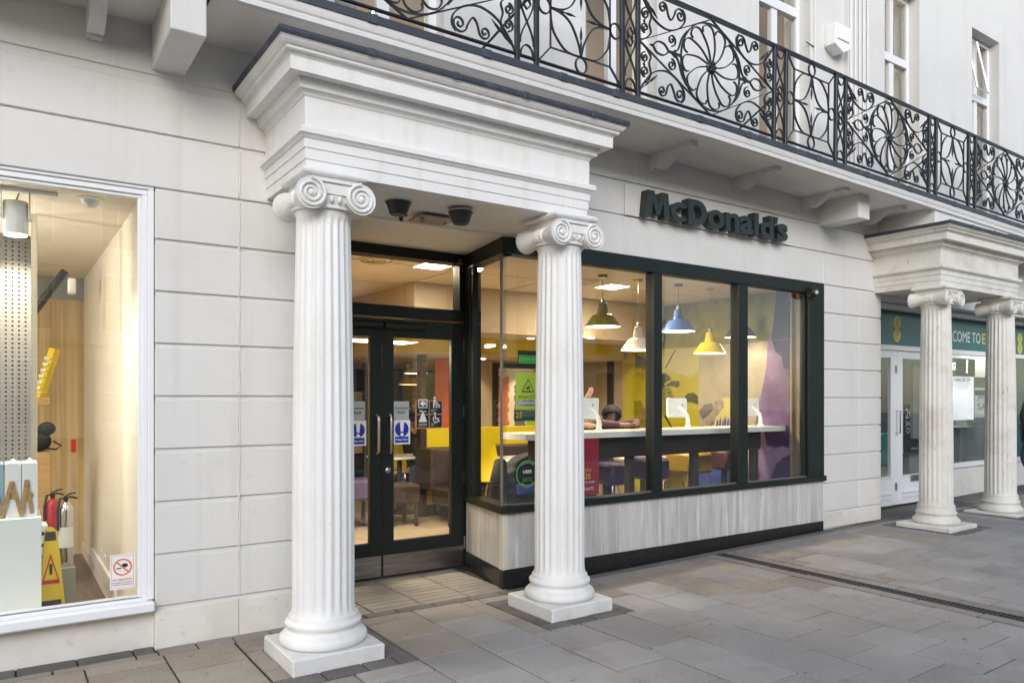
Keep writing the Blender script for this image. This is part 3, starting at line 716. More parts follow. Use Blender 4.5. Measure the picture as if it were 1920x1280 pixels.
def narrow_mesh():
    Wd = .17; h = HP; s = MB(); c = Wd / 2
    for sg in (1, -1):
        s.bar([(c + sg * (.074 * cos(2 * pi * (t / 30) * 1.0)), .09 + (h - .18) * t / 30) for t in range(31)], TH * .9, DP)
        s.bar(smooth_path([(c, h / 2 + sg * .075), (c + .04, h / 2 + sg * .035), (c + .012, h / 2), (c + .04, h / 2)], 4), TH, DP)
        s.bar(smooth_path([(c, h / 2 + sg * .075), (c - .04, h / 2 + sg * .035), (c - .012, h / 2), (c - .04, h / 2)], 4), TH, DP)
    for z0, sg in ((.0, 1), (h, -1)): s.bar([(c + .07 * cos(pi * i / 10), z0 + sg * .085 * sin(pi * i / 10)) for i in range(11)], TH, DP)
    return s
ro, sc_ = rosette_meshes(); IR = M['iron']
me_r = ro.mesh('rosette', smooth=50, mat=IR); me_s = sc_.mesh('scrollwork', smooth=50, mat=IR); me_o = oval_mesh().mesh('oval_panel', smooth=50, mat=IR); me_n = narrow_mesh().mesh('narrow_panel', smooth=50, mat=IR)
def hang(name, me, x, w, w0, parent=bal):
    o = bpy.data.objects.new(name, me); COL.objects.link(o); o.parent = bal; b = WLOC[bal.name]
    o.location = (x - b[0], RY - b[1], ZB + .003 + bd(x) - b[2]); o.scale = (w / w0, 1, 1)
    s = (bd(x + w) - bd(x)) / w; o.rotation_euler = (0, -math.atan(s), 0); WLOC[o.name] = (x, RY, ZB); return o
POSTS = [1.165, 1.336, 3.086, 3.258, 4.106, 4.277, 6.026, 6.200, 7.021, 7.190, 8.867, 9.025, 9.812, 9.984, 11.63, 11.79, 12.56, 12.73]
me_p = MB().cbox(-.017, -.017, -.065, .017, .017, HP + .003, .003).mesh('post', mat=IR)
for x in POSTS: hang('post', me_p, x, 1, 1)
for i in range(len(POSTS) - 1):
    a, b = POSTS[i] + .017, POSTS[i + 1] - .017; w = b - a
    if w > 1.3:
        p = hang('rosette_panel', me_s, a, w, 1.75); r = bpy.data.objects.new('rosette', me_r); COL.objects.link(r); r.parent = p
    elif w > .5: hang('oval_panel', me_o, a, w, .83)
    else: hang('narrow_panel', me_n, a, w, .17)
for x in (3.2, 6.11, 8.95):                              # stays that brace the railing back to the slab
    MB().tube([(x - .35, 4.95, 3.97 + bd(x)), (x - .05, 4.5, ZB + .38 + bd(x)), (x, RY, ZB + .45 + bd(x))], .010, 6).build('stay', IR, bal)
# ------------------------------------------------------------------ restaurant shopfront
FR = M['frame']
sf = thing('shopfront', 'dark green framed restaurant shopfront with double doors and grey marble riser', 'shopfront', (4.8, 5.4, 0))
cA, cB = (3.39, 5.10), (3.55, 5.97)
ret = PL((cA[0], cA[1], 0), (cB[0] - cA[0], cB[1] - cA[1], 0), (-(cB[1] - cA[1]), cB[0] - cA[0], 0)); RL = sqrt((cB[0] - cA[0]) ** 2 + (cB[1] - cA[1]) ** 2)
def pbox(m, pl, a0, b0, c0, a1, b1, c1):
    m.add([pl(a, b, c) for c in (c0, c1) for (a, b) in ((a0, b0), (a1, b0), (a1, b1), (a0, b1))], [(0, 3, 2, 1), (4, 5, 6, 7), (0, 1, 5, 4), (1, 2, 6, 5), (2, 3, 7, 6), (3, 0, 4, 7)]); return m
fp = FRONT(5.10)
XR = 7.792
mu = [(xY(1224, 5.1), xY(1244, 5.1)), (xY(1383, 5.1), xY(1404, 5.1))]; jb = xY(1515, 5.1)
zs0, zs1, zh0, zh1 = .612, .672, 2.735, 2.804
def member(name, *b): return MB().cbox(*b, b=.004).build(name, FR, sf)
member('head_rail', 3.40, 5.085, zh0, XR, 5.20, 2.866); member('sill_rail', 3.40, 5.065, zs0, XR + .02, 5.20, zs1)
for a, b in mu: member('mullion', a, 5.085, zs1, b - .03, 5.20, zh0); member('mullion_stop', b - .03, 5.115, zs1, b, 5.19, zh0)
member('jamb', jb, 5.085, zs1, XR, 5.20, zh0); member('glazing_bead', jb - .03, 5.125, zs1, jb, 5.19, zh0)
m = MB(); pbox(m, ret, -.02, zh0, -.1, RL, 2.866, .015); m.build('head_rail', FR, sf)
m = MB(); pbox(m, ret, -.03, zs0, -.1, RL - .02, zs1, .03); m.build('sill_rail', FR, sf)
m = MB(); pbox(m, ret, RL - .14, zs1, -.10, RL, zh0, .012); pbox(m, ret, RL - .19, zs1, -.08, RL - .14, zh0, 0); m.build('jamb', FR, sf)
xs_ = [3.405, mu[0][0], mu[0][1], mu[1][0], mu[1][1], jb]
for i in (0, 2, 4): MB().box(xs_[i], 5.135, zs1, xs_[i + 1], 5.143, zh0).build('pane', M['glass'], sf)
m = MB(); pbox(m, ret, .012, zs1, -.034, RL - .14, zh0, -.026); m.build('pane', M['glass'], sf)
MB().box(3.392, 5.122, zs1, 3.404, 5.15, zh0).build('corner_joint', M['glass_edge'], sf)
MB().box(3.41, 5.118, zs1, XR - .2, 5.124, zs1 + .012).build('gasket', M['glass_edge'], sf)
# marble riser: panels with hairline joints; black granite skirting
px_ = [3.41, 4.62, 5.42, 6.20, 7.0, XR + .008]
for i in range(5): MB().cbox(px_[i] + (.03 if i == 0 else .0008), 5.105, .150 - (0 if i < 2 else 0), px_[i + 1] - .0008, 5.2, zs0, .0015).build('marble_panel', M['marble'], sf)
for i in range(5): MB().cbox(px_[i] + .0012, 5.098, -.03, px_[i + 1] - .0012, 5.2, .149, .003).build('granite_skirting', M['granite'], sf)
m = MB(); pbox(m, ret, .03, .150, -.08, RL - .02, zs0, 0); m.build('marble_panel', M['marble'], sf)
m = MB(); pbox(m, ret, .02, -.02, -.08, RL - .02, .149, .008); m.build('granite_skirting', M['granite'], sf)
MB().cbox(3.386, 5.097, .150, 3.44, 5.16, zs0, .004).build('corner_bead', M['cream_trim'], sf)
MB().cbox(3.38, 5.092, -.02, 3.415, 5.14, .149, .003).build('skirting_corner', M['black'], sf)
# doors
DY = 6.0
zt = zY(716, 597, DY); xm = xY(715, DY); xr = xY(869, DY); xl = 2 * xm - xr
zg0, zg1 = zY(737, 1013, DY), zY(737, 632, DY); zk0, zk1 = .018, zY(716, 1040, DY)
member('door_jamb', xr + .004, 5.93, 0, 3.62, 6.10, 2.87); member('door_jamb', 1.80, 5.93, 0, xl - .004, 6.10, 2.87)
ztb = zY(716, 574, DY)
member('transom_rail', xl - .004, 5.95, zt + .012, xr + .004, 6.10, ztb)
zth = zY(663, 474, DY); xtr = xY(858, DY)
member('transom_head', xl - .004, 5.94, zth, xr + .004, 6.10, 2.87); member('transom_stile', xtr, 5.96, ztb, xr + .004, 6.09, zth); member('transom_stile', xl - .004, 5.96, ztb, xl + .05, 6.09, zth)
MB().box(xl + .05, 6.02, ztb, xtr, 6.028, zth).build('transom_pane', M['glass'], sf)
m = MB(); m.box(xl, 5.975, ztb, xtr, 5.985, ztb + .012); m.build('glazing_bead', FR, sf)
sw = xY(737, DY) - xm; sr = xr - xY(845, DY)
def leaf(a, b, hinge_right):
    s0, s1 = (sw, sr) if hinge_right else (sr, sw)
    m = MB(); y0, y1 = 5.985, 6.035
    m.cbox(a + .003, y0, .012, a + s0, y1, zt, .004); m.cbox(b - s1, y0, .012, b - .003, y1, zt, .004)
    m.cbox(a + s0 - .001, y0 + .001, .012, b - s1 + .001, y1 - .001, zg0, .003); m.cbox(a + s0 - .001, y0 + .001, zg1, b - s1 + .001, y1 - .001, zt, .003)
    d = m.build('door', FR, sf)
    MB().box(a + s0, 6.008, zg0, b - s1, 6.014, zg1).build('pane', M['glass'], d)
    MB().cbox(a + .008, 5.980, zk0, b - .008, 5.9845, zk1, .001).build('kick_plate', M['steel'], d)
    hx = (a + .055) if hinge_right else (b - .055); z0, z1 = zY(730, 848, DY), zY(730, 778, DY)
    MB().tube([(hx, 5.985, z0), (hx, 5.945, z0), (hx, 5.925, z0 + .02), (hx, 5.92, z0 + .05), (hx, 5.92, z1 - .05), (hx, 5.925, z1 - .02), (hx, 5.945, z1), (hx, 5.985, z1)], .0125, 10).build('pull_handle', M['alu'], d, smooth=60)
    x = b - .002 if hinge_right else a + .002
    for v in (649, 771, 893, 1015):
        zc = zY(870, v, DY); m = MB()
        for k in range(5): m.lathe([(.009, zc - .055 + k * .023), (.009, zc - .055 + k * .023 + .021)], (x, 5.978, 0), 8)
        m.build('hinge', M['alu'], d)
    zc = zY(750, 612, DY); q0, q1 = (a + .01, a + .40) if hinge_right else (b - .42, b - .012)
    m = MB(); m.tube([(q0, 5.955, zc), (q1, 5.955, zc)], .028, 10); m.box(q0, 5.955, zc - .02, q1, 5.986, zc + .02); m.build('closer', M['black'], d, smooth=50)
    if hinge_right:
        m = MB(); m.lathe([(.026, 0), (.026, -.008), (.018, -.014), (.006, -.014)], (hx - .0, 5.985, zY(726, 881, DY)), 16, 'y'); m.build('lock', M['alu'], d, smooth=40)
    return d
leaf(xl, xm - .002, False); leaf(xm + .002, xr, True)
B('threshold', M['alu'], sf, xl, 5.96, -.005, xr, 6.06, .008)
# security camera over the door corner and dome camera at the window head
sc = thing('security_camera', 'small black security camera with green light in the corner over the doors', 'camera', (xY(864, 5.9), 5.9, zY(864, 492, 5.9)))
p = WLOC[sc.name]
m = MB(); m.sphere((p[0], p[1], p[2]), .035, n=14); m.lathe([(.02, -.06), (.03, -.03), (.03, .02)], (p[0], p[1] + .02, p[2]), 12, 'y'); m.box(p[0] - .015, p[1] + .02, p[2] - .012, p[0] + .015, 5.945, p[2] + .012); m.build('body', M['black'], sc, smooth=50)
MB().sphere((p[0] + .012, p[1] - .036, p[2] - .012), .004).build('status_light', material('green_led', (.1, .8, .1), .4, emit=(.1, 1, .15, 2)), sc)
q = onY(1527, 548, 5.02)
sc2 = thing('dome_camera', 'black dome security camera at the right end of the window head', 'camera', (q[0], 5.05, q[2] - .04))
m = MB(); m.sphere((q[0], 5.03, q[2]), .055, .055, .05, 20, 12); m.build('dome', M['black'], sc2, smooth=60)
m = MB(); m.lathe([(.062, 0), (.062, .055)], (q[0], 5.03, q[2]), 20, 'y'); m.build('housing', M['black'], sc2, smooth=40)
m = MB(); m.lathe([(.022, 0), (.022, -.012), (.012, -.012)], (q[0] - .02, 4.985, q[2] - .005), 14, 'y'); m.build('lens', M['chrome'], sc2)
# fittings under the portico ceiling
for u, v, lab, key in ((747, 384, 'black soffit spotlight nearest the left column with a small key switch beneath', 1), (864, 402, 'black soffit spotlight nearer the right column', 0)):
    z = 2.886 if v < 390 else 2.866; x, y, _ = onZ(u, v - 6, z)
    l = thing('soffit_light', lab, 'light', (x, y, z - .1), 'soffit lights')
    m = MB(); m.lathe([(.088, 0), (.088, -.012), (.080, -.02), (.058, -.085), (.05, -.092)], (x, y, z), 20); m.build('housing', M['black'], l, smooth=40)
    m = MB(); m.lathe([(.094, .001), (.096, -.004), (.089, -.006)], (x, y, z), 20); m.build('rim', M['cream_trim'], l)
x, y, _ = onZ(752, 402, 2.872)
k = thing('key_switch', 'small dark key switch hanging from the portico ceiling below the left spotlight', 'switch', (x, y, 2.82))
m = MB(); m.lathe([(.05, 0), (.05, -.004), (.015, -.006), (.014, -.04), (.006, -.045)], (x, y, 2.8672), 14); m.build('body', M['black'], k)
x, y, _ = onZ(808, 411, 2.866)
h = thing('ceiling_hatch', 'rust stained white access plate screwed to the portico ceiling', 'hatch', (x, y, 2.855))
MB().cbox(x - .13, y - .11, 2.853, x + .15, y + .11, 2.8665, .003).build('plate', M['rust'], h)
m = MB(); m.lathe([(.016, 0), (.016, -.04), (.006, -.045)], (x - .11, y - .07, 2.853), 10); m.build('bolt', M['slab_brown'], h)
m = MB(); m.lathe([(.007, 0), (.007, -.02)], (x + .10, y - .03, 2.853), 8); m.build('bolt', M['slab_brown'], h)
# ------------------------------------------------------------------ restaurant sign
sg = thing('shop_sign', 'dark green raised letters on a white board over the restaurant window', 'sign', (5.9, 5.05, 3.22))
MB().cbox(4.715, 5.078, 3.228, 7.18, 5.098, 3.512, .003).build('board', M['stucco'], sg)
SY = 4.985; sp_ = FRONT(SY + .1)
LT = [('M', 1211, 1257, 354, 402, 0), ('c', 1258, 1289, 0, 0, .205), ('D', 1291, 1326, 0, 0, 1), ('o', 1328, 1359, 0, 0, .205), ('n', 1361, 1387, 0, 0, .2), ('a', 1388, 1413, 0, 0, .2), ('l', 1415, 1423, 0, 0, 1), ('d', 1427, 1451, 0, 0, 1), ("'", 1451.5, 1457, 0, 0, 2), ('s', 1458, 1477.5, 0, 0, .2)]
zb_ = zY(1212, 403, SY); HC = zY(1212, 354.5, SY) - zb_
def outline_letter(pts, a, b, hh, zb0, hole=None):
    x1 = max(p[0] for p in pts); m = MB(); f_ = lambda p, q, d: (a + p / x1 * (b - a), d, zb0 + q * hh)
    if hole is None: m.prism(pts, f_, SY, SY + .088)
    else:
        n = len(pts)
        for d0 in (SY, SY + .088): m.v += [f_(p, q, d0) for p, q in pts] + [f_(p, q, d0) for p, q in hole]
        for i in range(n):
            j = (i + 1) % n; m.f += [(i, j, n + j, n + i), (2 * n + i, 3 * n + i, 3 * n + j, 2 * n + j), (i, 2 * n + i, 2 * n + j, j), (n + i, n + j, 3 * n + j, 3 * n + i)]
    m.build('letter', M['sign_green'], sg)
def dpts(l, r, t, b_):
    n = 14; return [(l, b_), (l, t)] + [((r + l) * .5 + (r - l) * .5 * sin(pi * i / n), (t + b_) / 2 + (t - b_) / 2 * cos(pi * i / n)) for i in range(n + 1)]
for ch, u0, u1, _, _, kind in LT:
    a, b = xY(u0, SY), xY(u1, SY)
    if ch in 'MDld': hh, zb0 = HC, zb_
    else: hh, zb0 = HC * .78, zb_ - (.004 if ch in 'cos' else 0)
    if ch == 'M': outline_letter([(0, 0), (.10, 1), (.40, 1), (.575, .50), (.75, 1), (1.05, 1), (1.15, 0), (.87, 0), (.82, .60), (.665, .10), (.485, .10), (.33, .60), (.28, 0)], a, b, hh, zb0)
    elif ch == 'D': outline_letter(dpts(0, 1, 1, 0), a, b, hh, zb0, dpts(.30, .70, .76, .24))
    elif ch == 'o':
        E_ = lambda rx, rz: [(.5 + rx * cos(2 * pi * i / 28), .5 + rz * sin(2 * pi * i / 28)) for i in range(28)]
        outline_letter(E_(.5, .5), a, b, hh, zb0, E_(.20, .25))
    elif ch == 'c':
        n = 24; A0 = .75; o_ = [(.5 + .5 * cos(A0 + (2 * pi - 2 * A0) * i / n), .5 + .5 * sin(A0 + (2 * pi - 2 * A0) * i / n)) for i in range(n + 1)]; i_ = [(.5 + .21 * cos(A0 + (2 * pi - 2 * A0) * i / n), .5 + .25 * sin(A0 + (2 * pi - 2 * A0) * i / n)) for i in range(n + 1)]
        outline_letter(o_ + i_[::-1], a, b, hh, zb0)
    elif ch == 'l': outline_letter([(0, 0), (0, 1), (1, 1), (1, 0)], a, b, hh, zb0)
    elif ch == 'n': outline_letter([(0, 0), (0, .97), (.33, .97), (.33, .86), (.45, .96), (.62, 1), (.82, .96), (.95, .85), (1, .66), (1, 0), (.66, 0), (.66, .60), (.62, .71), (.52, .75), (.40, .71), (.34, .60), (.34, 0)], a, b, hh, zb0)
    elif ch == "'": MB().prism([(xY(1452.6, SY), zb_ + HC * .70), (xY(1457.5, SY), zb_ + HC * .70), (xY(1459, SY), zb_ + HC), (xY(1452.6, SY), zb_ + HC)], lambda p, q, d: (p, d, q), SY, SY + .088).build('letter', M['sign_green'], sg)
    else: lettering(ch, sp_, a, zb0, M['sign_green'], sg, height=hh, width=b - a, depth=.088, out=.012, offset=.035, name='letter')
# ------------------------------------------------------------------ stickers and notices on the glass
def notice(name, label, cat, pl, a0, b0, a1, b1, mat, t=.0015, out=.003):
    m = MB(); pbox(m, pl, a0, b0, out, a1, b1, out + t); o = m.build(name, mat); tag(o, label, cat); return o
def disc(pl, a, b, r, out, n=40, r2=None):
    m = MB()
    if r2 is None: m.poly([pl(a + r * cos(2 * pi * i / n), b + r * sin(2 * pi * i / n), out) for i in range(n)])
    else:
        for i in range(n):
            t0, t1 = 2 * pi * i / n, 2 * pi * (i + 1) / n
            m.quad(pl(a + r * cos(t0), b + r * sin(t0), out), pl(a + r * cos(t1), b + r * sin(t1), out), pl(a + r2 * cos(t1), b + r2 * sin(t1), out), pl(a + r2 * cos(t0), b + r2 * sin(t0), out))
    return m
dp = FRONT(6.008)
M['pale_blue'] = material('pale_grey_notice', (.36, .40, .40), .5)
for u0, u1, w in ((738, 767, 'right'), (656, 684.5, 'left')):
    x0, x1 = xY(u0, DY), xY(u1, DY); z2, z1, z0 = zY(740, 752, DY), zY(740, 787, DY), zY(740, 833, DY)
    n = notice('automatic_door_notice', 'grey Automatic door notice on the %s door' % w, 'notice', dp, x0, z1 + .002, x1, z2, M['pale_blue'])
    c = (x0 + x1) / 2
    lettering('Automatic', dp, c, z1 + .095, M['ink'], n, width=(x1 - x0) * .86, align='C', out=.006, offset=.012); lettering('door', dp, c, z1 + .055, M['ink'], n, height=.030, align='C', out=.006, offset=.012)
    x1 += .012
    n = notice('keep_clear_sign', 'blue and white Keep clear warning sign on the %s door' % w, 'sign', dp, x0, z0, x1, z1 - .001, M['paper'])
    c = (x0 + x1) / 2; zc = z0 + (z1 - z0) * .62; r = (x1 - x0) * .41
    o = disc(dp, c, zc, r, .006).build('disc', M['blue_sign'], n)
    m = MB(); m.poly([dp(c + p, zc + q, .008) for p, q in ((-.012, -.022), (.012, -.022), (.020, .055), (.012, .066), (-.012, .066), (-.02, .055))]); m.build('mark', M['paper'], o)
    disc(dp, c, zc - .048, .016, .008, 16).build('mark_dot', M['paper'], o)
    m = MB(); pbox(m, dp, x0 + .016, z0 + .014, .005, x1 - .016, z0 + .068, .006); o = m.build('panel', M['blue_sign'], n)
    lettering('Keep clear', dp, c, z0 + .028, M['paper'], o, width=(x1 - x0) * .70, align='C', out=.008, offset=.015)
x0, x1, z0, z1 = xY(779, DY), xY(831, DY), zY(805, 803, DY), zY(805, 750, DY)
n = notice('facility_notice', 'tan notice of four black pictogram squares on the right door', 'notice', dp, x0, z0, x1, z1, M['tan_notice'])
w = (x1 - x0) * .43; h = (z1 - z0) * .44
for i, (cx, cz, t) in enumerate(((0, 1, 'Menu'), (1, 1, 'Assistance\nDogs'), (0, 0, 'CCTV'), (1, 0, 'Automatic\nDoor'))):
    a = x0 + (x1 - x0) * (.05 + .47 * cx); b = z0 + (z1 - z0) * (.04 + .48 * cz)
    m = MB(); pbox(m, dp, a, b, .0048, a + w, b + h, .0055); o = m.build('tile', M['ink'], n)
    c = a + w / 2; g = MB()
    if t == 'Menu':
        for s0, s1 in ((.05, .040),): 
            for (p, q, r, s) in ((-.045, .0, -.037, .08), (.037, .0, .045, .08), (-.045, .072, .045, .08), (-.045, 0, .045, .008)): pbox(g, dp, c + p, b + .052 + q, .006, c + r, b + .052 + s, .0065)
        g.poly([dp(c + p, b + .092 + q, .0068) for p, q in ((-.03, 0), (-.01, .022), (.012, .02), (.014, .01), (.03, .014), (.03, -.014), (.014, -.01), (.012, -.02), (-.01, -.022))])
    elif t == 'CCTV':
        g.poly([dp(c + p, b + .05 + q, .0068) for p, q in ((-.042, 0), (.042, 0), (.008, .085), (-.008, .085))])
    elif 'Auto' in t:
        g.poly([dp(c + .006 * cos(k * .5) * 1.6 - .01, b + .128 + .01 * sin(k * .5), .0068) for k in range(12)])
        for k in range(16):
            t0, t1 = 2.4 + k * .26, 2.4 + (k + 1) * .26
            g.quad(*[dp(c + r * cos(t), b + .075 + r * sin(t), .0068) for r, t in ((.032, t0), (.032, t1), (.024, t1), (.024, t0))])
        g.poly([dp(c + p, b + q, .0068) for p, q in ((-.014, .115), (-.004, .115), (0, .085), (.022, .082), (.04, .05), (.032, .045), (.015, .072), (-.012, .072))])
    else:
        g.poly([dp(c + p, b + q, .0068) for p, q in ((-.028, .05), (-.022, .05), (-.014, .08), (-.004, .052), (.004, .052), (-.006, .09), (0, .12), (.02, .085), (.042, .082), (.042, .05), (.036, .05), (.036, .072), (.012, .072), (.012, .05), (.006, .05), (.004, .085), (-.004, .13), (-.022, .13), (-.028, .09))])
        g.poly([dp(c - .012 + .011 * cos(k * .6), b + .145 + .011 * sin(k * .6), .0068) for k in range(10)])
    if g.v: g.build('pictogram', M['paper'], o)
    ls = t.split('\n')
    for j, s in enumerate(ls): lettering(s, dp, c if len(ls) == 1 else a + .012, b + .014 + (len(ls) - 1 - j) * .017, M['paper'], o, height=.022 if len(ls) == 1 else .010, align='C' if len(ls) == 1 else 'L', out=.0068, offset=.01)
wp = FRONT(5.134)
X = lambda u: xY(u, 5.13)
Z = lambda u, v: zY(u, v, 5.13)
a0, a1 = X(971), X(1010)
n = notice('hygiene_rating_sticker', 'black and green food hygiene rating sticker showing 5 at top of window', 'sticker', wp, a0, Z(985, 686), a1 + .10, Z(985, 657), M['ink'])
m = MB(); pbox(m, wp, a0 + .01, Z(985, 681), .005, a1 + .09, Z(985, 666), .0055); o = m.build('panel', M['green_notice'], n)
lettering('FOOD HYGIENE RATING', wp, a0 + .02, Z(985, 671), M['ink'], o, width=.24, out=.0065, offset=.01)
for i in range(5): disc(wp, a0 + .03 + i * .035, Z(985, 677), .012, .0065, 16, .008).build('score_ring', M['ink'], o)
disc(wp, a0 + .215, Z(985, 677), .026, .0065, 24).build('score_disc', M['ink'], o); lettering('5', wp, a0 + .215, Z(985, 677) - .014, M['paper'], o, height=.028, align='C', out=.0075, offset=.01)
a0 = X(967); a1 = X(1013); zt0, zb0 = Z(985, 698), Z(985, 767)
n = notice('cctv_notice', 'lime green CCTV notice with camera triangle on the corner window', 'notice', wp, a0, zb0, a1 + .01, zt0, M['lime'])
c = a0 + .125; zc = zt0 - .13
for s0, mt, ou in ((1, M['ink'], .006), (.80, M['lime'], .0068)):
    m = MB(); m.poly([wp(c + .068 * s0 * p, zc + .01 + .06 * s0 * q, ou) for p, q in ((-1, -.75), (1, -.75), (0, 1.1))]); m.build('triangle', mt, n)
m = MB(); m.poly([wp(c + p, zc + q, .0076) for p, q in ((-.022, .0), (.012, .018), (.018, .004), (-.016, -.014))]); m.poly([wp(c + p, zc + q, .0076) for p, q in ((.008, -.002), (.016, -.004), (.016, -.03), (.008, -.03))]); m.build('camera_pictogram', M['ink'], n)
m = MB(); lg = [(a1 - .022 + .055 * t, zt0 - .085) for t in (0,)]
for k in (0, 1):                                        # the arches mark
    m.bar([(a1 - .030 + k * .022 + .011 * (1 - cos(pi * t / 10)), 0) for t in range(11)], .001, .001)
m = MB()
for k in (0, 1):
    pts = [(a1 - .035 + k * .022 + .022 * t / 12, zt0 - .085 + .06 * (1 - (2 * t / 12 - 1) ** 2) ** .5) for t in range(13)]
    for i in range(12):
        (p0, q0), (p1, q1) = pts[i], pts[i + 1]; m.quad(wp(p0, q0, .006), wp(p1, q1, .006), wp(p1, q1 - .009, .006), wp(p0, q0 - .009, .006))
m.build('arches_mark', M['ink'], n)
for j, t in enumerate(('24 hour CCTV', 'recording', 'in operation')): lettering(t, wp, c, zc - .085 - j * .036, M['ink'], n, height=.026 if j else .024, align='C', out=.006, offset=.008)
for j in range(4): lettering(('FOR SAFETY AND SECURITY', 'FOOTAGE IS RECORDED', 'FOR THE PREVENTION OF CRIME', 'AND IS OPERATED BY THE'), wp, 0, 0, M['ink'], n, height=.01) if False else MB().poly([wp(c - .09, zc - .185 - j * .016, .006), wp(c + .09, zc - .185 - j * .016, .006), wp(c + .09, zc - .178 - j * .016, .006), wp(c - .09, zc - .178 - j * .016, .006)]).build('small_print', M['grey_print'], n)
m = MB(); pbox(m, wp, a0 + .012, zb0 + .035, .005, a1 - .002, zb0 + .075, .0055); m.build('address_panel', M['pale_blue'], n)
n = notice('award_strip', 'dark green strip notice marked 25 under the CCTV notice', 'notice', wp, X(964), Z(985, 789), X(1013), Z(985, 769), M['deep_green'])
lettering('25', wp, X(967), Z(985, 783), M['poster_yellow'], n, height=.05, out=.006, offset=.01)
lettering('BE A PART OF OUR', wp, X(979), Z(985, 776), M['green_notice'], n, width=.13, out=.006); lettering('AWARD WINNING', wp, X(979), Z(985, 781), M['green_notice'], n, width=.19, out=.006)
c = X(989); zc = Z(989, 888); R = Z(989, 862) - zc
n = disc(wp, c, zc, R, .003).build('delivery_sticker', M['ink']); tag(n, 'round black delivery sticker with a green ring on the corner window', 'sticker')
disc(wp, c, zc, R * .99, .0045, 40, R * .91).build('ring', M['uber_green'], n)
lettering('UBER', wp, c, zc + .005, M['paper'], n, width=R * .80, align='C', out=.005, offset=.02); lettering('EATS', wp, c, zc - .062, M['uber_green'], n, width=R * .80, align='C', out=.005)
for s in (1, -1):
    m = MB()
    for k in range(9):
        a = s * (pi / 2) + (k - 4) * .16
        pts = [(R * .80, a - .05), (R * .80, a + .05), (R * .84, a + .05), (R * .84, a - .05)]
        m.poly([wp(c + r * cos(t), zc + r * sin(t), .005) for r, t in pts])
    m.build('rim_print', M['paper'], n)
a1 = X(1127); a0 = X(1046); z1, z0 = Z(1110, 822), Z(1110, 928)
n = notice('delivery_poster', 'crimson delivery poster half hidden by the right column', 'poster', FRONT(5.165), a0, z0, a1, z1, M['crimson'])
pp = FRONT(5.165)
lettering('n you', pp, X(1097.5) - .02, Z(1110, 886), M['poster_yellow'], n, width=X(1112) - X(1097) + .02, out=.0055, offset=.01); lettering('us', pp, X(1098), Z(1110, 898), M['poster_yellow'], n, height=.05, out=.0055, offset=.01)
lettering('app to order', pp, X(1097) - .03, Z(1110, 907), M['paper'], n, width=.17, out=.0055); lettering('UBER', pp, X(1097) - .07, Z(1110, 919), M['paper'], n, width=.1, out=.0055, offset=.02); lettering('EATS', pp, X(1097) + .04, Z(1110, 919), M['paper'], n, width=.085, out=.0055)
# ------------------------------------------------------------------ restaurant interior
room = structure(MB().quad((1.82, 6.06, .004), (7.9, 6.06, .004), (7.9, 14, .004), (1.82, 14, .004)).quad((3.5, 5.2, .003), (7.9, 5.2, .003), (7.9, 6.06, .004), (3.5, 6.06, .004)).build('restaurant_floor', M['slab_bed']))
tl = MB().cbox(-.297, -.147, -.004, .297, .147, .004, .001).mesh('floor_tile', mat=M['floor_tile']); p = WLOC[room.name]
for i in range(26):
    for j in range(10):
        x = 2.1 + .6 * j + (.3 if i % 2 else 0); y = 6.22 + .3 * i
        if x > 7.6: continue
        o = bpy.data.objects.new('floor_tile', tl); COL.objects.link(o); o.parent = room; o.location = (x - p[0], y - p[1], .0075 - p[2])
B('door_mat', material('dark_mat', (.05, .045, .04), .9, bump=(90, .6)), None, 2.0, 6.15, .012, 3.1, 7.0, .020); tag(bpy.data.objects['door_mat'], 'dark door mat on the tiled floor inside the doors', 'mat')
rc = MB().box(1.82, 6.11, 2.85, 7.9, 14, 2.9).box(3.56, 5.21, 2.85, 7.9, 6.11, 2.9).build('restaurant_ceiling', M['room_ceiling']); structure(rc)
for k in range(6): B('ceiling_grid_bar', M['beige_wall'], rc, 1.85, 6.6 + k * 1.2, 2.846, 7.7, 6.615 + k * 1.2, 2.852)
for k in range(3): B('ceiling_grid_bar', M['beige_wall'], rc, 2.6 + k * 1.2, 6.12, 2.845, 2.615 + k * 1.2, 13, 2.853)
dc = structure(MB().box(3.8, 7.5, 2.345, 7.7, 14, 2.848).build('dropped_ceiling', M['beige_wall']))
MB().box(3.801, 7.502, 2.335, 7.7, 14, 2.344).build('ceiling_face', M['room_ceiling'], dc)
MB().box(3.85, 8.3, 2.13, 7.7, 14, 2.334).build('yellow_bulkhead', M['yellow'], dc)
MB().box(3.851, 8.303, 2.12, 7.7, 14, 2.129).build('ceiling_face', M['room_ceiling'], dc)
rw = structure(MB().box(7.75, 5.21, 0, 7.9, 14, 2.85).build('restaurant_wall', M['beige_wall']))
structure(MB().box(1.7, 6.11, 0, 1.82, 14, 2.85).build('restaurant_wall', M['beige_wall']))
bw = structure(MB().box(1.82, 13.5, 0, 7.75, 13.6, 2.85).build('restaurant_wall', M['plum']))
xw = xY(884, 9.4)
rb = structure(MB().box(xw, 9.4, 0, 7.74, 9.5, 2.13).build('restaurant_wall', M['beige_wall']))
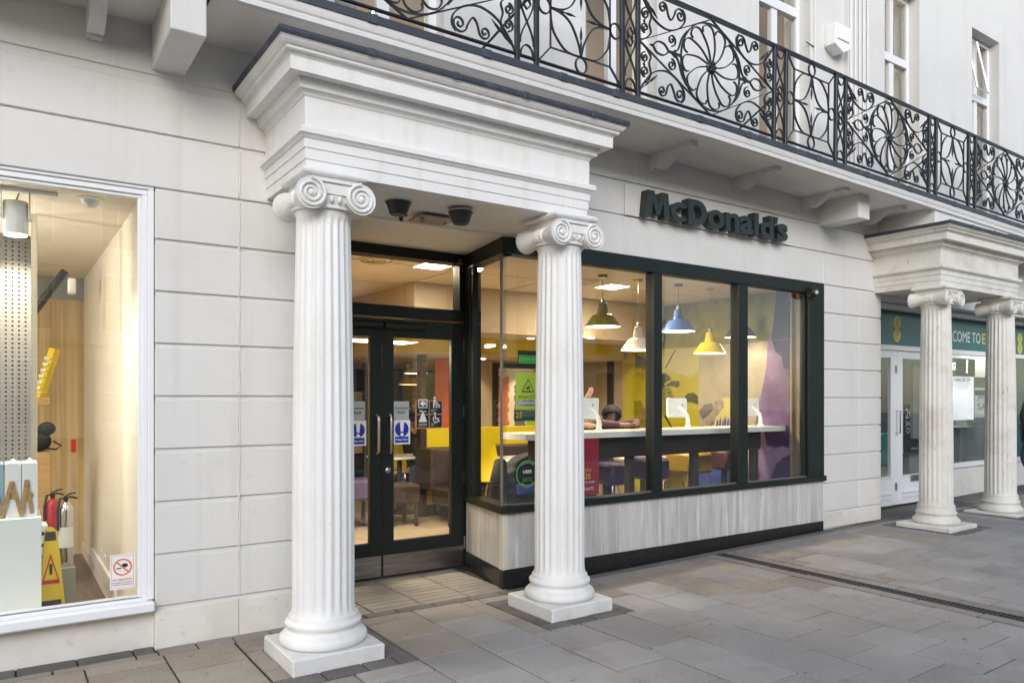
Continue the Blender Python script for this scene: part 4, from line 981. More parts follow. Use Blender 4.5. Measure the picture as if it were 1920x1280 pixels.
# wall art on the beige wall: dark frame band, cream field, orange and grey brush strokes
ap = FRONT(9.4); U = lambda u, v: (xY(u, 9.4), zY(u, v, 9.4))
art = thing('wall_art', 'painted wall art of orange and grey brush strokes on cream with dark border', 'wall art', (xY(960, 9.4), 9.39, 1.0))
m = MB(); m.box(xY(923, 9.4), 9.385, 1.05, xY(1040, 9.4), 9.399, zY(930, 680, 9.4)); m.build('border', M['frame'], art)
m = MB(); m.box(xY(934, 9.4), 9.380, 1.0, xY(1040, 9.4), 9.3845, zY(940, 690, 9.4)); m.build('field', M['shop_cream'], art)
def brush(u0, u1, v0, v1, mat, name):
    L, R_ = [], []
    for i in range(26):
        v = v0 + (v1 - v0) * i / 25; L.append(U(u0 + random.uniform(-2.2, 1.5), v)); R_.append(U(u1 + random.uniform(-1.5, 2.5), v))
    T = [U(u0 + (u1 - u0) * i / 8, v0 - (random.uniform(0, 12) if i % 2 else 0)) for i in range(1, 8)]
    flat(FRONT(9.3795), L[::-1] + T + R_, .001).build(name, mat, art)
brush(934, 952, 708, 798, M['orange_print'], 'orange_stroke'); brush(963, 984, 722, 798, M['grey_print'], 'grey_stroke'); flat(FRONT(9.3795), [U(985, 798), U(1040, 798), U(1040, 690), U(1000, 690), U(990, 720)], .001).build('lime_field', M['lime'], art)
m = MB(); m.box(xw - .02, 9.33, 0, xw + .03, 9.42, 2.12); m.build('corner_trim', M['crimson'], rb)
m = MB(); m.box(xY(1090, 9.4) - .6, 9.38, 0, xY(1129, 9.4), 9.399, zY(1110, 743, 9.4)); m.build('violet_panel', M['mur_purple'], rb)
m = MB(); m.box(xY(1129, 9.4), 9.37, 0, xY(1160, 9.4), 9.399, 2.12); m.build('olive_panel', M['mur_yellow'], rb)
m = MB(); m.box(xY(1156, 8.6), 8.6, 0, 7.74, 8.75, 2.34); m.build('plum_pillar', M['plum'], rb)
# orange panel, plum post, poster and shelves seen through the door
tag(MB().cbox(xY(813, 9.38), 9.30, 0, xw - .06, 9.36, 2.10, .01).build('orange_screen', M['orange']), 'tall glossy orange screen panel behind the booths', 'screen')
tag(MB().cbox(xY(784, 8.8), 8.72, 0, xY(795, 8.8), 8.84, 2.13, .006).build('plum_post', M['plum']), 'dark plum post at the end of the yellow booth divider', 'post')
dv = thing('booth_divider', 'yellow booth divider with black skirting behind the high counter', 'divider', (5.2, 8.8, 0))
z_ = zY(820, 802, 8.8); x0 = xY(796, 8.8)
MB().cbox(x0, 8.74, .16, 7.2, 8.80, z_, .006).build('panel', M['yellow'], dv); MB().box(x0, 8.75, 0, 7.2, 8.79, .16).build('skirting', M['ink'], dv)
def poster(name, lab, u0, v0, u1, v1, Y, mat):
    return tag(MB().box(xY(u0, Y), Y - .01, zY(u0, v1, Y), xY(u1, Y), Y, zY(u0, v0, Y)).build(name, mat), lab, 'poster')
po = poster('wall_poster', 'yellow wall poster reading MORE SEATING beyond the pendant lamps', 755, 678, 783, 776, 13.45, M['yellow_wall'])
pl_ = FRONT(13.44); q0, q1 = xY(757, 13.45), xY(782, 13.45)
lettering('MORE', pl_, q0, zY(757, 752, 13.45), M['paper'], po, width=q1 - q0, out=.004, offset=.03); lettering('SEATING', pl_, q0, zY(757, 765, 13.45), M['paper'], po, width=q1 - q0, out=.004, offset=.03)
flat(pl_, [(xY(u, 13.45), zY(u, v, 13.45)) for u, v in ((759, 685), (768, 679), (776, 690), (780, 705), (772, 712), (764, 712))], .003).build('figure_print', M['mur_dark'], po)
sh = thing('slatted_screen', 'dark slatted screen at the back left of the restaurant', 'screen', (xY(672, 11), 11, 0))
for k in range(7): B('slat', M['beige_wall'] if k % 2 else M['brown'], sh, xY(650, 11), 11, .5 + .2 * k, xY(684, 11), 11.03, .66 + .2 * k)
for u in (652, 682): B('upright', M['brown'], sh, xY(u, 11) - .02, 10.96, 0, xY(u, 11) + .02, 11.04, 2.1)
# the photo mural on the right hand wall
mp_ = PL((7.7495, 0, 0), (0, -1, 0), (-1, 0, 0))
def MU(*pts): return [(-onX(u, v, 7.7495)[1], onX(u, v, 7.7495)[2]) for u, v in pts]
mural = thing('wall_mural', 'large yellow, grey and violet photo print mural on the right hand wall', 'mural', (7.74, 6.8, .01))
LAY = [0.0]
def mur(name, mat, *pts, raw=None):
    LAY[0] += .0007
    return flat(mp_, raw or MU(*pts), .001 + LAY[0]).build(name, mat, mural)
yN, yF, yS = -onX(1485, 700, 7.75)[1], -onX(1190, 700, 7.75)[1], -onX(1310, 700, 7.75)[1]
mur('grey_field', M['mur_grey'], raw=[(yS, .02), (yN, .02), (yN, 2.25), (yS, 2.25)])
mur('yellow_field', M['mur_yellow'], raw=[(yF, .02), (yS, .02), (yS, 2.25), (yF, 2.25)])
mur('yellow_edge', M['yellow_wall'], raw=[(yF - .25, .02), (yF, .02), (yF, 2.25), (yF - .25, 2.25)])
mur('olive_top', M['mur_mid'], raw=[(yF - .25, 2.25), (yN, 2.25), (yN, 2.84), (yF - .25, 2.84)])
mur('violet_field', M['mur_purple'], (1456, 540), (1455, 565), (1440, 640), (1437, 690), (1425, 750), (1415, 800), (1405, 905), (1485, 905), (1485, 540))
mur('violet_top', M['mur_deep'], (1456, 540), (1455, 565), (1447, 637), (1485, 635), (1485, 540))
mur('violet_hair', M['mur_deep'], (1449, 638), (1481, 636), (1481, 692), (1470, 690), (1466, 668), (1455, 660))
mur('violet_band', M['mur_deep'], (1432, 800), (1480, 797), (1480, 840), (1468, 836), (1455, 840), (1438, 834))
mur('violet_shoulder', M['mur_deep'], (1446, 898), (1456, 870), (1468, 858), (1485, 850), (1485, 905))
mur('parasol', M['mur_pale'], (1245, 657), (1312, 652), (1311, 690), (1298, 708), (1270, 700), (1245, 690))
mur('parasol_rib', M['mur_dark'], (1266, 656), (1268, 656), (1250, 690), (1247, 690))
mur('awning', M['grey_print'], (1192, 663), (1225, 679), (1221, 690), (1211, 693), (1200, 690), (1192, 691))
mur('far_figure', M['mur_mid'], (1190, 752), (1203, 750), (1206, 765), (1222, 768), (1222, 800), (1190, 800))
mur('far_head', M['mur_dark'], (1285, 743), (1291, 737), (1302, 736), (1309, 742), (1310, 758), (1298, 754), (1286, 752))
mur('shirt', M['mur_yellow'], (1208, 812), (1214, 790), (1224, 772), (1244, 772), (1258, 795), (1262, 812))
mur('shirt_collar', M['mur_dark'], (1246, 780), (1249, 778), (1262, 800), (1259, 802))
mur('face', M['mur_mid'], (1224, 730), (1248, 724), (1258, 727), (1261, 738), (1267, 747), (1262, 751), (1263, 757), (1259, 761), (1258, 768), (1250, 774), (1244, 782), (1228, 780))
mur('hair', M['mur_dark'], (1217, 738), (1232, 734), (1234, 752), (1228, 768), (1222, 756))
mur('cap', M['mur_dark'], (1216, 722), (1222, 708), (1236, 700), (1248, 699), (1257, 705), (1261, 714), (1274, 714), (1276, 721), (1271, 727), (1264, 723), (1246, 724), (1240, 733), (1222, 736))
mur('cap_edge', M['mur_yellow'], (1246, 719), (1258, 712), (1261, 714), (1248, 723))
mur('cap_strap', M['mur_dark'], (1211, 745), (1221, 735), (1226, 740), (1216, 749))
mur('eye', M['mur_dark'], (1253, 735), (1259, 734), (1260, 737), (1254, 738))
mur('bag', M['grey_print'], (1312, 772), (1322, 758), (1336, 756), (1340, 764), (1318, 785))
mur('cup', M['mur_pale'], (1347, 768), (1352, 750), (1362, 744), (1373, 746), (1378, 775), (1388, 806), (1338, 806))
mur('forearm', M['mur_skin'], (1310, 806), (1322, 786), (1338, 768), (1341, 753), (1350, 748), (1358, 751), (1359, 764), (1352, 772), (1346, 780), (1330, 806))
mur('hand', M['mur_skin'], (1372, 745), (1380, 739), (1388, 742), (1388, 776), (1378, 768))
for k in range(9):
    u = 1343 + k * 5; mur('blue_scribble', M['mur_blue'], (u, 812), (u + 3 + k % 3, 786 - (k * 7) % 12), (u + 6, 788), (u + 5, 812))
for k in range(10):
    u = 1308 + k * 8; mur('blue_brush', M['mur_blue'], (u, 930), (u + 2, 845 - (k * 5) % 14), (u + 9, 842 - (k * 3) % 9), (u + 9, 930))
B('wall_edge', M['beige_wall'], mural, 7.70, -yN - .03, .02, 7.747, -yN - .012, 2.84)
# high counter
bt = thing('high_counter', 'long white topped high counter with dark legs along the window', 'counter', (5.8, 5.75, 0))
zc0, zc1 = 1.172, 1.226; bx0, bx1 = xY(990, 5.5), 7.66; by0, by1 = 5.5, 5.98
pts = []
for cx, cy, a0 in ((bx0 + .05, by0 + .05, pi), (bx1 - .01, by0 + .01, 1.5 * pi), (bx1 - .01, by1 - .01, 0), (bx0 + .05, by1 - .05, .5 * pi)):
    r = .05 if cx < 5 else .01
    pts += [(cx + r * cos(a0 + .5 * pi * i / 6), cy + r * sin(a0 + .5 * pi * i / 6)) for i in range(7)]
m = MB(); m.prism(pts, lambda p, q, d: (p, q, d), zc0, zc1); m.build('top', M['counter'], bt)
MB().cbox(bx0 + .25, 5.62, .96, bx1 - .30, 5.86, zc0, .005).build('apron', M['brown'], bt)
for u in (1062, 1180, 1301, 1413): x = xY(u, 5.74); MB().cbox(x - .04, 5.70, .012, x + .04, 5.78, .96, .006).build('leg', M['brown'], bt)
# tablets on their stands
for i, (u0, u1, ub, lab) in enumerate(((1092, 1138, 1123, 'white tablet on a curved stand nearest the right column'), (1250, 1300, 1290, 'white tablet on a curved stand in the middle pane of the window'), (1402, 1433, 1426, 'white tablet on a curved stand at the right end of the counter'))):
    Y = 5.74; xb = xY(ub, Y); t = thing('tablet', lab, 'tablet', (xb, Y, zc1), 'tablets on the high counter')
    m = MB(); m.lathe([(.045, 0), (.045, .008), (.03, .02), (.02, .03)], (xb, Y, zc1), 20); m.tube([(xb, Y, zc1 + .02), (xb, Y, zc1 + .09), (xb - .005, Y + .01, zc1 + .14), (xb - .03, Y + .04, zc1 + .185), (xb - .07, Y + .07, zc1 + .22)], [.028, .024, .023, .02, .018], 12); m.build('stand', M['white'], t, smooth=60)
    xc = xb - .095; zc = zc1 + .225; w, h = .148, .105
    rr = []
    for sx, sz, a0 in ((1, 1, 0), (-1, 1, .5 * pi), (-1, -1, pi), (1, -1, 1.5 * pi)):
        rr += [(sx * (w - .025) + .025 * cos(a0 + .5 * pi * k / 5), sz * (h - .025) + .025 * sin(a0 + .5 * pi * k / 5)) for k in range(6)]
    fn = lambda p, q, d: (xc + p + .035 * q / h, Y + .075 + d + q * .35, zc + q)
    m = MB(); m.prism(rr, fn, -.012, .012); m.build('case', M['white'], t)
    m = MB(); m.prism([(p * .9, q * .86) for p, q in rr], fn, .0125, .014); m.build('screen', M['black'], t)
    m = MB(); m.lathe([(.010, 0), (.010, -.006)], (xc + .06, Y + .055, zc + .035), 10, 'y'); m.build('lock', M['alu'], t)
# stools and chairs
def stool(u, Y, z0, z1, w, mat, lab, legs='chrome'):
    x = xY(u, Y); t = thing('stool', lab, 'stool', (x, Y, 0), 'stools at the high counter')
    MB().cbox(x - w / 2, Y - w / 2, z0, x + w / 2, Y + w / 2, z1, .035).build('seat', mat, t, smooth=40)
    if legs == 'chrome':
        for sx in (-1, 1):
            for sy in (-1, 1): MB().tube([(x + sx * w * .36, Y + sy * w * .36, z0), (x + sx * w * .40, Y + sy * w * .40, z0 - .06), (x + sx * w * .46, Y + sy * w * .46, .012)], .011, 8).build('leg', M['chrome'], t, smooth=60)
        MB().tube([(x + sx * w * .43, Y + sy * w * .43, .25) for sx, sy in ((-1, -1), (1, -1), (1, 1), (-1, 1))], .009, 6, True).build('foot_ring', M['chrome'], t)
    else:
        m = MB(); m.lathe([(.2, .012), (.2, .025), (.04, .035), (.035, z0)], (x, Y, 0), 20); m.build('pedestal', M['brown'], t, smooth=40)
stool(1150, 6.15, .62, .86, .34, M['purple_seat'], 'violet cube stool left of the first counter leg beside the crimson poster')
stool(1216, 6.2, .64, .88, .36, M['purple_seat'], 'violet cube stool just left of the first window mullion')
stool(1292, 6.3, .66, .91, .42, M['mustard_seat'], 'mustard yellow cube stool under the middle tablet')
stool(1358, 6.2, .68, .93, .40, M['maroon_seat'], 'maroon cube stool on a dark pedestal left of the second mullion', 'ped')
def shell_chair(x, y, rz, mat, lab, z=.46, hb=.34, w=.42):
    t = thing('chair', lab, 'chair', (x, y, 0), 'shell chairs in the restaurant')
    R = Matrix.Rotation(rz, 3, 'Z'); fn = lambda a, b, c: tuple(Vector((x, y, 0)) + R @ Vector((a, b, c)))
    m = MB(); n = 12; rows = []
    for j in range(15):                                # seat sweeping up into the back
        s = j / 14
        if s < .5: yy = -.21 + .40 * s / .5; zz = z + .02 * (1 - s * 2) ** 2
        else: q = (s - .5) / .5; yy = .19 + .09 * q + .04 * sin(pi * q); zz = z + hb * q + .03 * q
        ww = w / 2 * (.80 + .2 * sin(pi * min(1, s * 1.15))) * (1 - .25 * max(0, (s - .85) / .15) ** 2)
        rows.append([(ww * sin(pi * (i / (n - 1) - .5) * .98) if False else ww * (2 * i / (n - 1) - 1), yy - .05 * abs(2 * i / (n - 1) - 1) ** 2 * (1 if s > .5 else 0), zz + .025 * abs(2 * i / (n - 1) - 1) ** 2 * (1 if s < .5 else 0)) for i in range(n)])
    for off in (0, .012):
        for r in rows:
            for p_ in r: m.v.append(fn(p_[0], p_[1] + off * .7, p_[2] - off))
    N_ = 15 * n
    for j in range(14):
        for i in range(n - 1):
            a = j * n + i; m.f.append((a, a + 1, a + n + 1, a + n)); m.f.append((N_ + a, N_ + a + n, N_ + a + n + 1, N_ + a + 1))
    edge = [i for i in range(n)] + [j * n + n - 1 for j in range(1, 15)] + [14 * n + i for i in range(n - 2, -1, -1)] + [j * n for j in range(13, 0, -1)]
    for k in range(len(edge)):
        a, b = edge[k], edge[(k + 1) % len(edge)]; m.f.append((a, N_ + a, N_ + b, b))
    m.build('shell', mat, t, smooth=50)
    for sx in (-1, 1):
        for sy in (-1, 1): MB().tube([fn(sx * .10, sy * .10, z - .01), fn(sx * .19, sy * .19, .012)], .010, 8).build('leg', M['chrome'], t)
    return t
for u, Y, rz, mt, lab in ((939, 7.0, .2, 'yellow', 'yellow shell chair behind the corner window'), (1133, 7.4, .4, 'olive', 'olive shell chair between the counter leg and the poster'), (1212, 7.5, 2.8, 'orange', 'orange red shell chair behind the violet stool'), (1258, 7.3, 2.6, 'orange', 'orange red shell chair behind the mustard stool'), (742, 9.9, 1.3, 'lamp_white', 'cream shell chair seen through the door glass'), (760, 10.4, .3, 'yellow', 'yellow shell chair at the table seen through the door')):
    shell_chair(xY(u, Y), Y, rz, M[mt], lab, z=.62 if u in (939, 1212, 1258, 1133) else .46, hb=.40)
def table(x, y, w, d, z, lab, mat='counter'):
    t = thing('table', lab, 'table', (x, y, 0), 'restaurant tables')
    MB().cbox(x - w / 2, y - d / 2, z - .035, x + w / 2, y + d / 2, z, .01).build('top', M[mat], t); m = MB(); m.lathe([(.22, .012), (.22, .03), (.035, .04), (.035, z - .035)], (x, y, 0), 16); m.build('pedestal', M['brown'], t, smooth=40)
table(xY(752, 9.2), 9.25, .7, .6, .78, 'white table seen through the right door glass'); table(xY(1205, 7.1), 7.1, .6, .5, .80, 'white table behind the violet stools'); table(xY(955, 7.9), 7.9, 1.3, .6, .80, 'pale table behind the yellow chair')
# booth benches
for u, Y, w, lab in ((872, 8.2, .9, 'dark brown booth bench against the yellow divider'), (1000, 8.35, 1.4, 'long dark brown booth bench below the yellow divider')):
    x = xY(u, Y); t = thing('booth_bench', lab, 'bench', (x, Y, 0), 'booth benches')
    MB().cbox(x - w / 2, Y + .06, .40, x + w / 2, 8.72, .92, .02).build('backrest', M['brown_seat'], t); MB().cbox(x - w / 2, Y - .38, .26, x + w / 2, Y + .06, .46, .02).build('seat', M['brown_seat'], t)
    for sx in (-1, 1): MB().cbox(x + sx * (w / 2 - .06) - .025, Y - .34, .012, x + sx * (w / 2 - .06) + .025, Y - .29, .26, .004).build('leg', M['brown'], t)
x = xY(768, 8.0); t = thing('cube_stool', 'low dark brown cube seat in front of the plum post', 'stool', (x, 8.3, 0)); MB().cbox(x - .22, 8.1, .30, x + .2, 8.5, .52, .02).build('seat', M['brown_seat'], t)
for sx, sy in ((-.18, 8.14), (.16, 8.14), (-.18, 8.46), (.16, 8.46)): MB().cbox(x + sx - .02, sy - .02, .012, x + sx + .02, sy + .02, .30, .004).build('leg', M['brown'], t)
x = xY(668, 8.4); t = thing('cube_stool', 'violet cube seat behind the left door glass', 'stool', (x, 8.4, 0)); MB().cbox(x - .22, 8.2, .36, x + .2, 8.6, .60, .03).build('seat', M['purple_seat'], t)
for sx, sy in ((-.18, 8.24), (.16, 8.24), (-.18, 8.56), (.16, 8.56)): MB().cbox(x + sx - .02, sy - .02, .012, x + sx + .02, sy + .02, .36, .004).build('leg', M['brown'], t)
# lamps
def pendant(x, y, z, mat, lab, zc=2.85, power=9, s=1.0):
    t = thing('pendant_lamp', lab, 'lamp', (x, y, z), 'pendant lamps')
    m = MB(); m.lathe([(.192 * s, 0), (.194 * s, .004), (.118 * s, .112 * s), (.105 * s, .124 * s), (.068 * s, .134 * s), (.062 * s, .142 * s), (.044 * s, .245 * s), (.036 * s, .255 * s), (.0, .256 * s)], (x, y, z), 36, caps=False); m.build('shade', M[mat], t, smooth=35)
    m = MB(); m.lathe([(.186 * s, .003), (.113 * s, .108 * s), (.06 * s, .13 * s), (.0, .131 * s)], (x, y, z), 36, caps=False); m.build('reflector', M['lamp_in'], t, smooth=35)
    m = MB(); m.lathe([(.018, .256 * s), (.02, .262 * s), (.02, .29 * s), (.008, .30 * s)], (x, y, z), 12); m.tube([(x, y, z + .29 * s), (x, y, zc - .02)], .0035, 6); m.build('cable', M['alu'], t)
    m = MB(); m.lathe([(.05, 0), (.05, -.022), (.006, -.026)], (x, y, zc), 16); m.build('ceiling_rose', M[mat], t)
    light('SPOT', t, (x, y, z + .02), power, (1, .80, .55), spot_size=radians(140), spot_blend=.6, shadow_soft_size=.05)
for u, v, mat, lab in ((1130, 611, 'olive', 'olive green pendant lamp nearest the right column'), (1197, 655, 'lamp_white', 'cream white pendant lamp hanging beside the first mullion'), (1272, 620, 'blue', 'blue pendant lamp over the middle tablet'), (1331, 661, 'lamp_yellow', 'glossy yellow pendant lamp in the middle pane'), (1388, 631, 'lamp_plum', 'dark plum pendant lamp partly behind the second mullion')):
    q = onY(u, v, 6.0); pendant(q[0], 6.0, q[2] - .01, mat, lab)
pendant(xY(780, 10.6), 10.6, zY(780, 700, 10.6), 'lamp_white', 'cream pendant lamp seen through the right door glass', 2.12, 6); pendant(xY(768, 11.4), 11.4, zY(768, 721, 11.4), 'lamp_yellow', 'yellow pendant lamp seen through the right door glass', 2.12, 6)
def panel_light(u, v, z, s, power, lab):
    x, y, _ = onZ(u, v, z); t = thing('ceiling_light', lab, 'light', (x, y, z - .01), 'lit ceiling panels')
    MB().box(x - s / 2 - .02, y - s / 2 - .02, z - .006, x + s / 2 + .02, y + s / 2 + .02, z - .001).build('frame', M['room_ceiling'], t); MB().box(x - s / 2, y - s / 2, z - .010, x + s / 2, y + s / 2, z - .0065).build('panel', M['led'], t)
    light('AREA', t, (x, y, z - .02), power, (1, .83, .60), shape='SQUARE', size=s)
panel_light(812, 498, 2.85, .28, 34, 'lit square ceiling panel seen through the transom'); panel_light(1148, 537, 2.85, .28, 34, 'lit square ceiling panel behind the olive lamp')
panel_light(743, 641, 2.12, .3, 22, 'lit ceiling panel at the top of the right door glass'); panel_light(672, 637, 2.12, .3, 22, 'lit ceiling panel at the top of the left door glass')
for u, v, lab in ((995, 634, 'small lit downlight over the yellow bulkhead by the corner window'), (1108, 633, 'small lit downlight over the yellow bulkhead right of the column'), (905, 660, 'small lit downlight washing the beige wall'), (1000, 668, 'small lit downlight over the brush stroke art')):
    z = 2.335 if v < 650 else 2.12; x, y, _ = onZ(u, v, z); y = min(y, 8.12) if v < 650 else 9.1
    if v > 650: x = xY(u, 9.1)
    t = thing('downlight', lab, 'light', (x, y, z - .01), 'small downlights'); m = MB(); m.lathe([(.045, -.001), (.045, -.006), (.035, -.008)], (x, y, z), 16); m.build('lens', M['led'], t)
    light('SPOT', t, (x, y, z - .02), 22, (1, .82, .55), spot_size=radians(110), spot_blend=.7, shadow_soft_size=.03)
# round ceiling speaker grilles
for u, v, lab in ((705, 487, 'round ceiling vent seen at the left of the transom'), (1095, 527, 'round ceiling vent beside the right column')):
    x, y, _ = onZ(u, v, 2.85); t = thing('ceiling_vent', lab, 'vent', (x, y, 2.83), 'round ceiling vents'); m = MB()
    for r in (.17, .12, .07): m.lathe([(r, -.001), (r, -.012), (r - .022, -.014), (r - .022, -.001)], (x, y, 2.85), 28, caps=False)
    m.build('ring', M['room_ceiling'], t, smooth=30)
# puffer jacket over a chair back in the corner window
def jacket():
    x, y = xY(962, 6.05), 6.05; t = thing('puffer_jacket', 'black quilted jacket slung over a chair behind the round sticker', 'jacket', (x, y, .5))
    m = MB(); rows = 26; n = 28
    for j in range(rows):
        s = j / (rows - 1); z = .42 + .60 * s
        for i in range(n):
            a = 2 * pi * i / n; q = 1 - .55 * s ** 3
            r = (1 + .05 * sin(s * rows * 1.25) + .09 * sin(3 * a + 4 * s) + .05 * sin(7 * a - 9 * s)) * q
            m.v.append((x + .27 * r * cos(a) + .06 * s, y + .19 * r * sin(a), z - .05 * (1 - cos(a)) * s))
    for j in range(rows - 1):
        for i in range(n): m.f.append((j * n + i, j * n + (i + 1) % n, (j + 1) * n + (i + 1) % n, (j + 1) * n + i))
    m.f.append(tuple(range((rows - 1) * n, rows * n))); m.build('body', M['black_cloth'], t, smooth=60)
    m = MB(); m.tube([(x - .2, y - .08, .95), (x - .27, y - .16, .80), (x - .29, y - .17, .62), (x - .28, y - .16, .47)], [.06, .085, .08, .05], 12); m.build('sleeve', M['black_cloth'], t, smooth=60)
    m = MB(); m.cbox(x - .10, y - .235, .64, x + .10, y - .19, .74, .012); m.build('blue_patch', M['mur_blue'], t)
    c = thing('chair', 'dark chair hidden under the black jacket', 'chair', (x, y + .05, 0), 'shell chairs in the restaurant')
    MB().cbox(x - .18, y - .1, .40, x + .18, y + .2, .43, .01).build('seat', M['brown'], c)
    for sx in (-1, 1):
        for sy in (-.06, .16): MB().tube([(x + sx * .15, y + sy, .41), (x + sx * .19, y + sy * 1.3, .012)], .012, 6).build('leg', M['chrome'], c)
jacket()
# ------------------------------------------------------------------ left shop: display window and its contents
GW = M['gloss_white']
dw = thing('display_window', 'white painted display window of the brightly lit left shop', 'window', (-.8, 5.2, .2))
XI, ZI0, ZI1 = .704, .334, 2.789
m = MB()
for (o_, y0, y1) in ((.089, 5.115, 5.20), (.055, 5.128, 5.19), (.022, 5.142, 5.18)):
    i_ = o_ - .034 if o_ > .03 else 0
    m.cbox(XI + i_, y0, ZI0 - .03, XI + o_, y1, ZI1 + i_, .004); m.cbox(-3.2, y0, ZI1 + i_, XI + o_, y1, ZI1 + o_, .004); m.cbox(-3.2, y0, ZI0 - .012 - i_ * .4, XI + i_, y1, ZI0 - .012 * (1 - (o_ < .03)), .003)
m.build('frame', GW, dw)
MB().cbox(-3.2, 5.06, .236, .792, 5.21, .300, .010).build('sill', GW, dw)
MB().box(-3.2, 5.156, ZI0 - .01, XI, 5.162, ZI1).build('pane', M['glass'], dw)
CRM = M['shop_cream']
yE = onX(150, 747, .74)[1]
structure(MB().box(-3.4, 5.21, -.2, 2.2, 9.3, -.1).build('left_shop_floor', M['shop_boards']))
structure(MB().box(-3.4, 5.21, 2.82, 2.2, 9.3, 2.9).build('left_shop_ceiling', CRM))
lw = structure(MB().box(.74, 5.21, -.1, .86, yE, 2.82).build('left_shop_wall', CRM))
MB().box(.735, yE - .02, -.1, .90, yE + .06, 2.82).build('wall_end', CRM, lw)
MB().box(.725, 5.35, -.1, .7395, yE, .02).build('skirting', CRM, lw)
lb = structure(MB().box(-3.4, 9.2, -.1, 2.2, 9.3, 2.82).build('left_shop_wall', M['shop_tan']))
structure(MB().box(-3.4, 5.21, -.1, -3.3, 9.2, 2.82).build('left_shop_wall', CRM)); structure(MB().box(2.1, 5.5, -.1, 2.2, 9.2, 2.82).build('left_shop_wall', M['shop_tan']))
MB().box(xY(60, 9.2), 9.17, zY(100, 560, 9.2), 2.0, 9.198, 2.81).build('grey_reflection', M['grey_unit'], lb)  # grey sheet put in to imitate a reflection over the upper back wall
xb, Yb = xY(56, 6.1), 6.1
tag(MB().cbox(xb, Yb, -.1, xY(70, 6.1), Yb + .04, 2.81, .003).build('display_board', CRM), 'tall cream display board edge behind the perforated panel', 'board')
# perforated metal panel: real square holes
pf = thing('perforated_panel', 'tall grey perforated metal panel behind the white display plinth', 'panel', (xY(25, 5.75), 5.75, .9))
x1 = xY(54, 5.75); z1, z0 = zY(30, 440, 5.75), zY(30, 880, 5.75); pitch = (xY(48, 5.75) - xY(11, 5.75)) / 3; hw = pitch * .30
m = MB(); colx = [xY(48, 5.75) - k * pitch for k in range(12)]; rowz = []; z = z1 - pitch * .6
while z > z0 + .03: rowz.append(z); z -= pitch * .80
xsg = sorted([x1, colx[-1] - .05] + [c - hw / 2 for c in colx] + [c + hw / 2 for c in colx]); zsg = sorted([z0, z1] + [c - hw / 2 for c in rowz] + [c + hw / 2 for c in rowz])
for i in range(len(xsg) - 1):
    for j in range(len(zsg) - 1):
        cx, cz = (xsg[i] + xsg[i + 1]) / 2, (zsg[j] + zsg[j + 1]) / 2
        if any(abs(cx - c) < hw / 2 for c in colx) and any(abs(cz - c) < hw / 2 for c in rowz): continue
        m.quad((xsg[i], 5.75, zsg[j]), (xsg[i + 1], 5.75, zsg[j]), (xsg[i + 1], 5.75, zsg[j + 1]), (xsg[i], 5.75, zsg[j + 1]))
sh_ = m.build('sheet', M['perf'], pf); sm = sh_.modifiers.new('t', 'SOLIDIFY'); sm.thickness = .006
MB().box(colx[-1] - .05, 5.80, z0, x1 - .005, 5.81, z1).build('backing', M['black'], pf)
MB().box(x1, 5.745, z0, x1 + .012, 5.80, z1).build('edge', M['perf'], pf)
# spotlight on its yoke
xs0, ys0 = xY(29, 5.45), 5.45; zt_, zb_2 = zY(29, 378, 5.45), zY(29, 440, 5.45); r_ = (xY(57, 5.45) - xY(2, 5.45)) / 2 * .88
sl = thing('spotlight', 'white cylinder spotlight on a yoke hanging in the left window', 'spotlight', (xs0, ys0, zb_2), 'left shop lights')
m = MB(); m.lathe([(r_ * .95, zt_), (r_, zt_ - .01), (r_, zb_2 + .01), (r_ * .93, zb_2)], (xs0, ys0, 0), 32); m.build('can', M['white'], sl, smooth=40)
m = MB(); m.lathe([(r_ * .9, zb_2 - .002), (r_ * .9, zb_2 - .006)], (xs0, ys0, 0), 32); m.build('lens', M['spot_lit'], sl)
m = MB(); y = ys0 - .02
for sx in (-1, 1): m.cbox(xs0 + sx * (r_ + .006) - .004, y - .02, zt_ - .12, xs0 + sx * (r_ + .006) + .004, y + .02, zt_ + .13, .002); m.lathe([(.012, 0), (.012, .012 * sx)], (xs0 + sx * (r_ + .01), y, zt_ - .10), 10, 'x')
m.box(xs0 - r_ - .01, y - .02, zt_ + .125, xs0 + r_ + .01, y + .02, zt_ + .132); m.tube([(xs0, y, zt_ + .13), (xs0, y, 2.80)], .012, 8); m.cbox(xs0 - .3, y - .02, 2.795, xs0 + .22, y + .02, 2.819, .004); m.build('yoke', M['white'], sl)
m = MB(); m.tube([(xs0, y + .03, zt_), (xs0 + .02, y + .03, zt_ + .06), (xs0 + .06, y + .03, zt_ + .09), (xs0 + .03, y + .03, zt_ + .11), (xs0, y + .02, 2.80)], .005, 6); m.build('flex', M['grey_unit'], sl)
light('SPOT', sl, (xs0, ys0, zb_2 - .02), 60, (1, .88, .70), spot_size=radians(150), spot_blend=.8, shadow_soft_size=.05)
for x, y, lab in ((-1.1, 6.9, 'unseen globe lamp added further left to brighten the shop'), (1.5, 8.2, 'unseen globe lamp added to brighten the back of the left shop'), (-.62, 5.95, 'unseen globe lamp added just left of the spotlight as fill')):  # out-of-view lamps added to light the shop walls and ceiling evenly
    t = thing('fill_globe_lamp', lab, 'lamp', (x, y, 2.44), 'left shop lights'); m = MB(); m.sphere((x, y, 2.5), .06, n=16); m.build('globe', M['spot_lit'], t, smooth=60); MB().tube([(x, y, 2.55), (x, y, 2.82)], .006, 6).build('cord', M['white'], t)
    light('POINT', t, (x, y, 2.42), 38 if y < 7.5 else 28, (1, .90, .77), shadow_soft_size=.12)
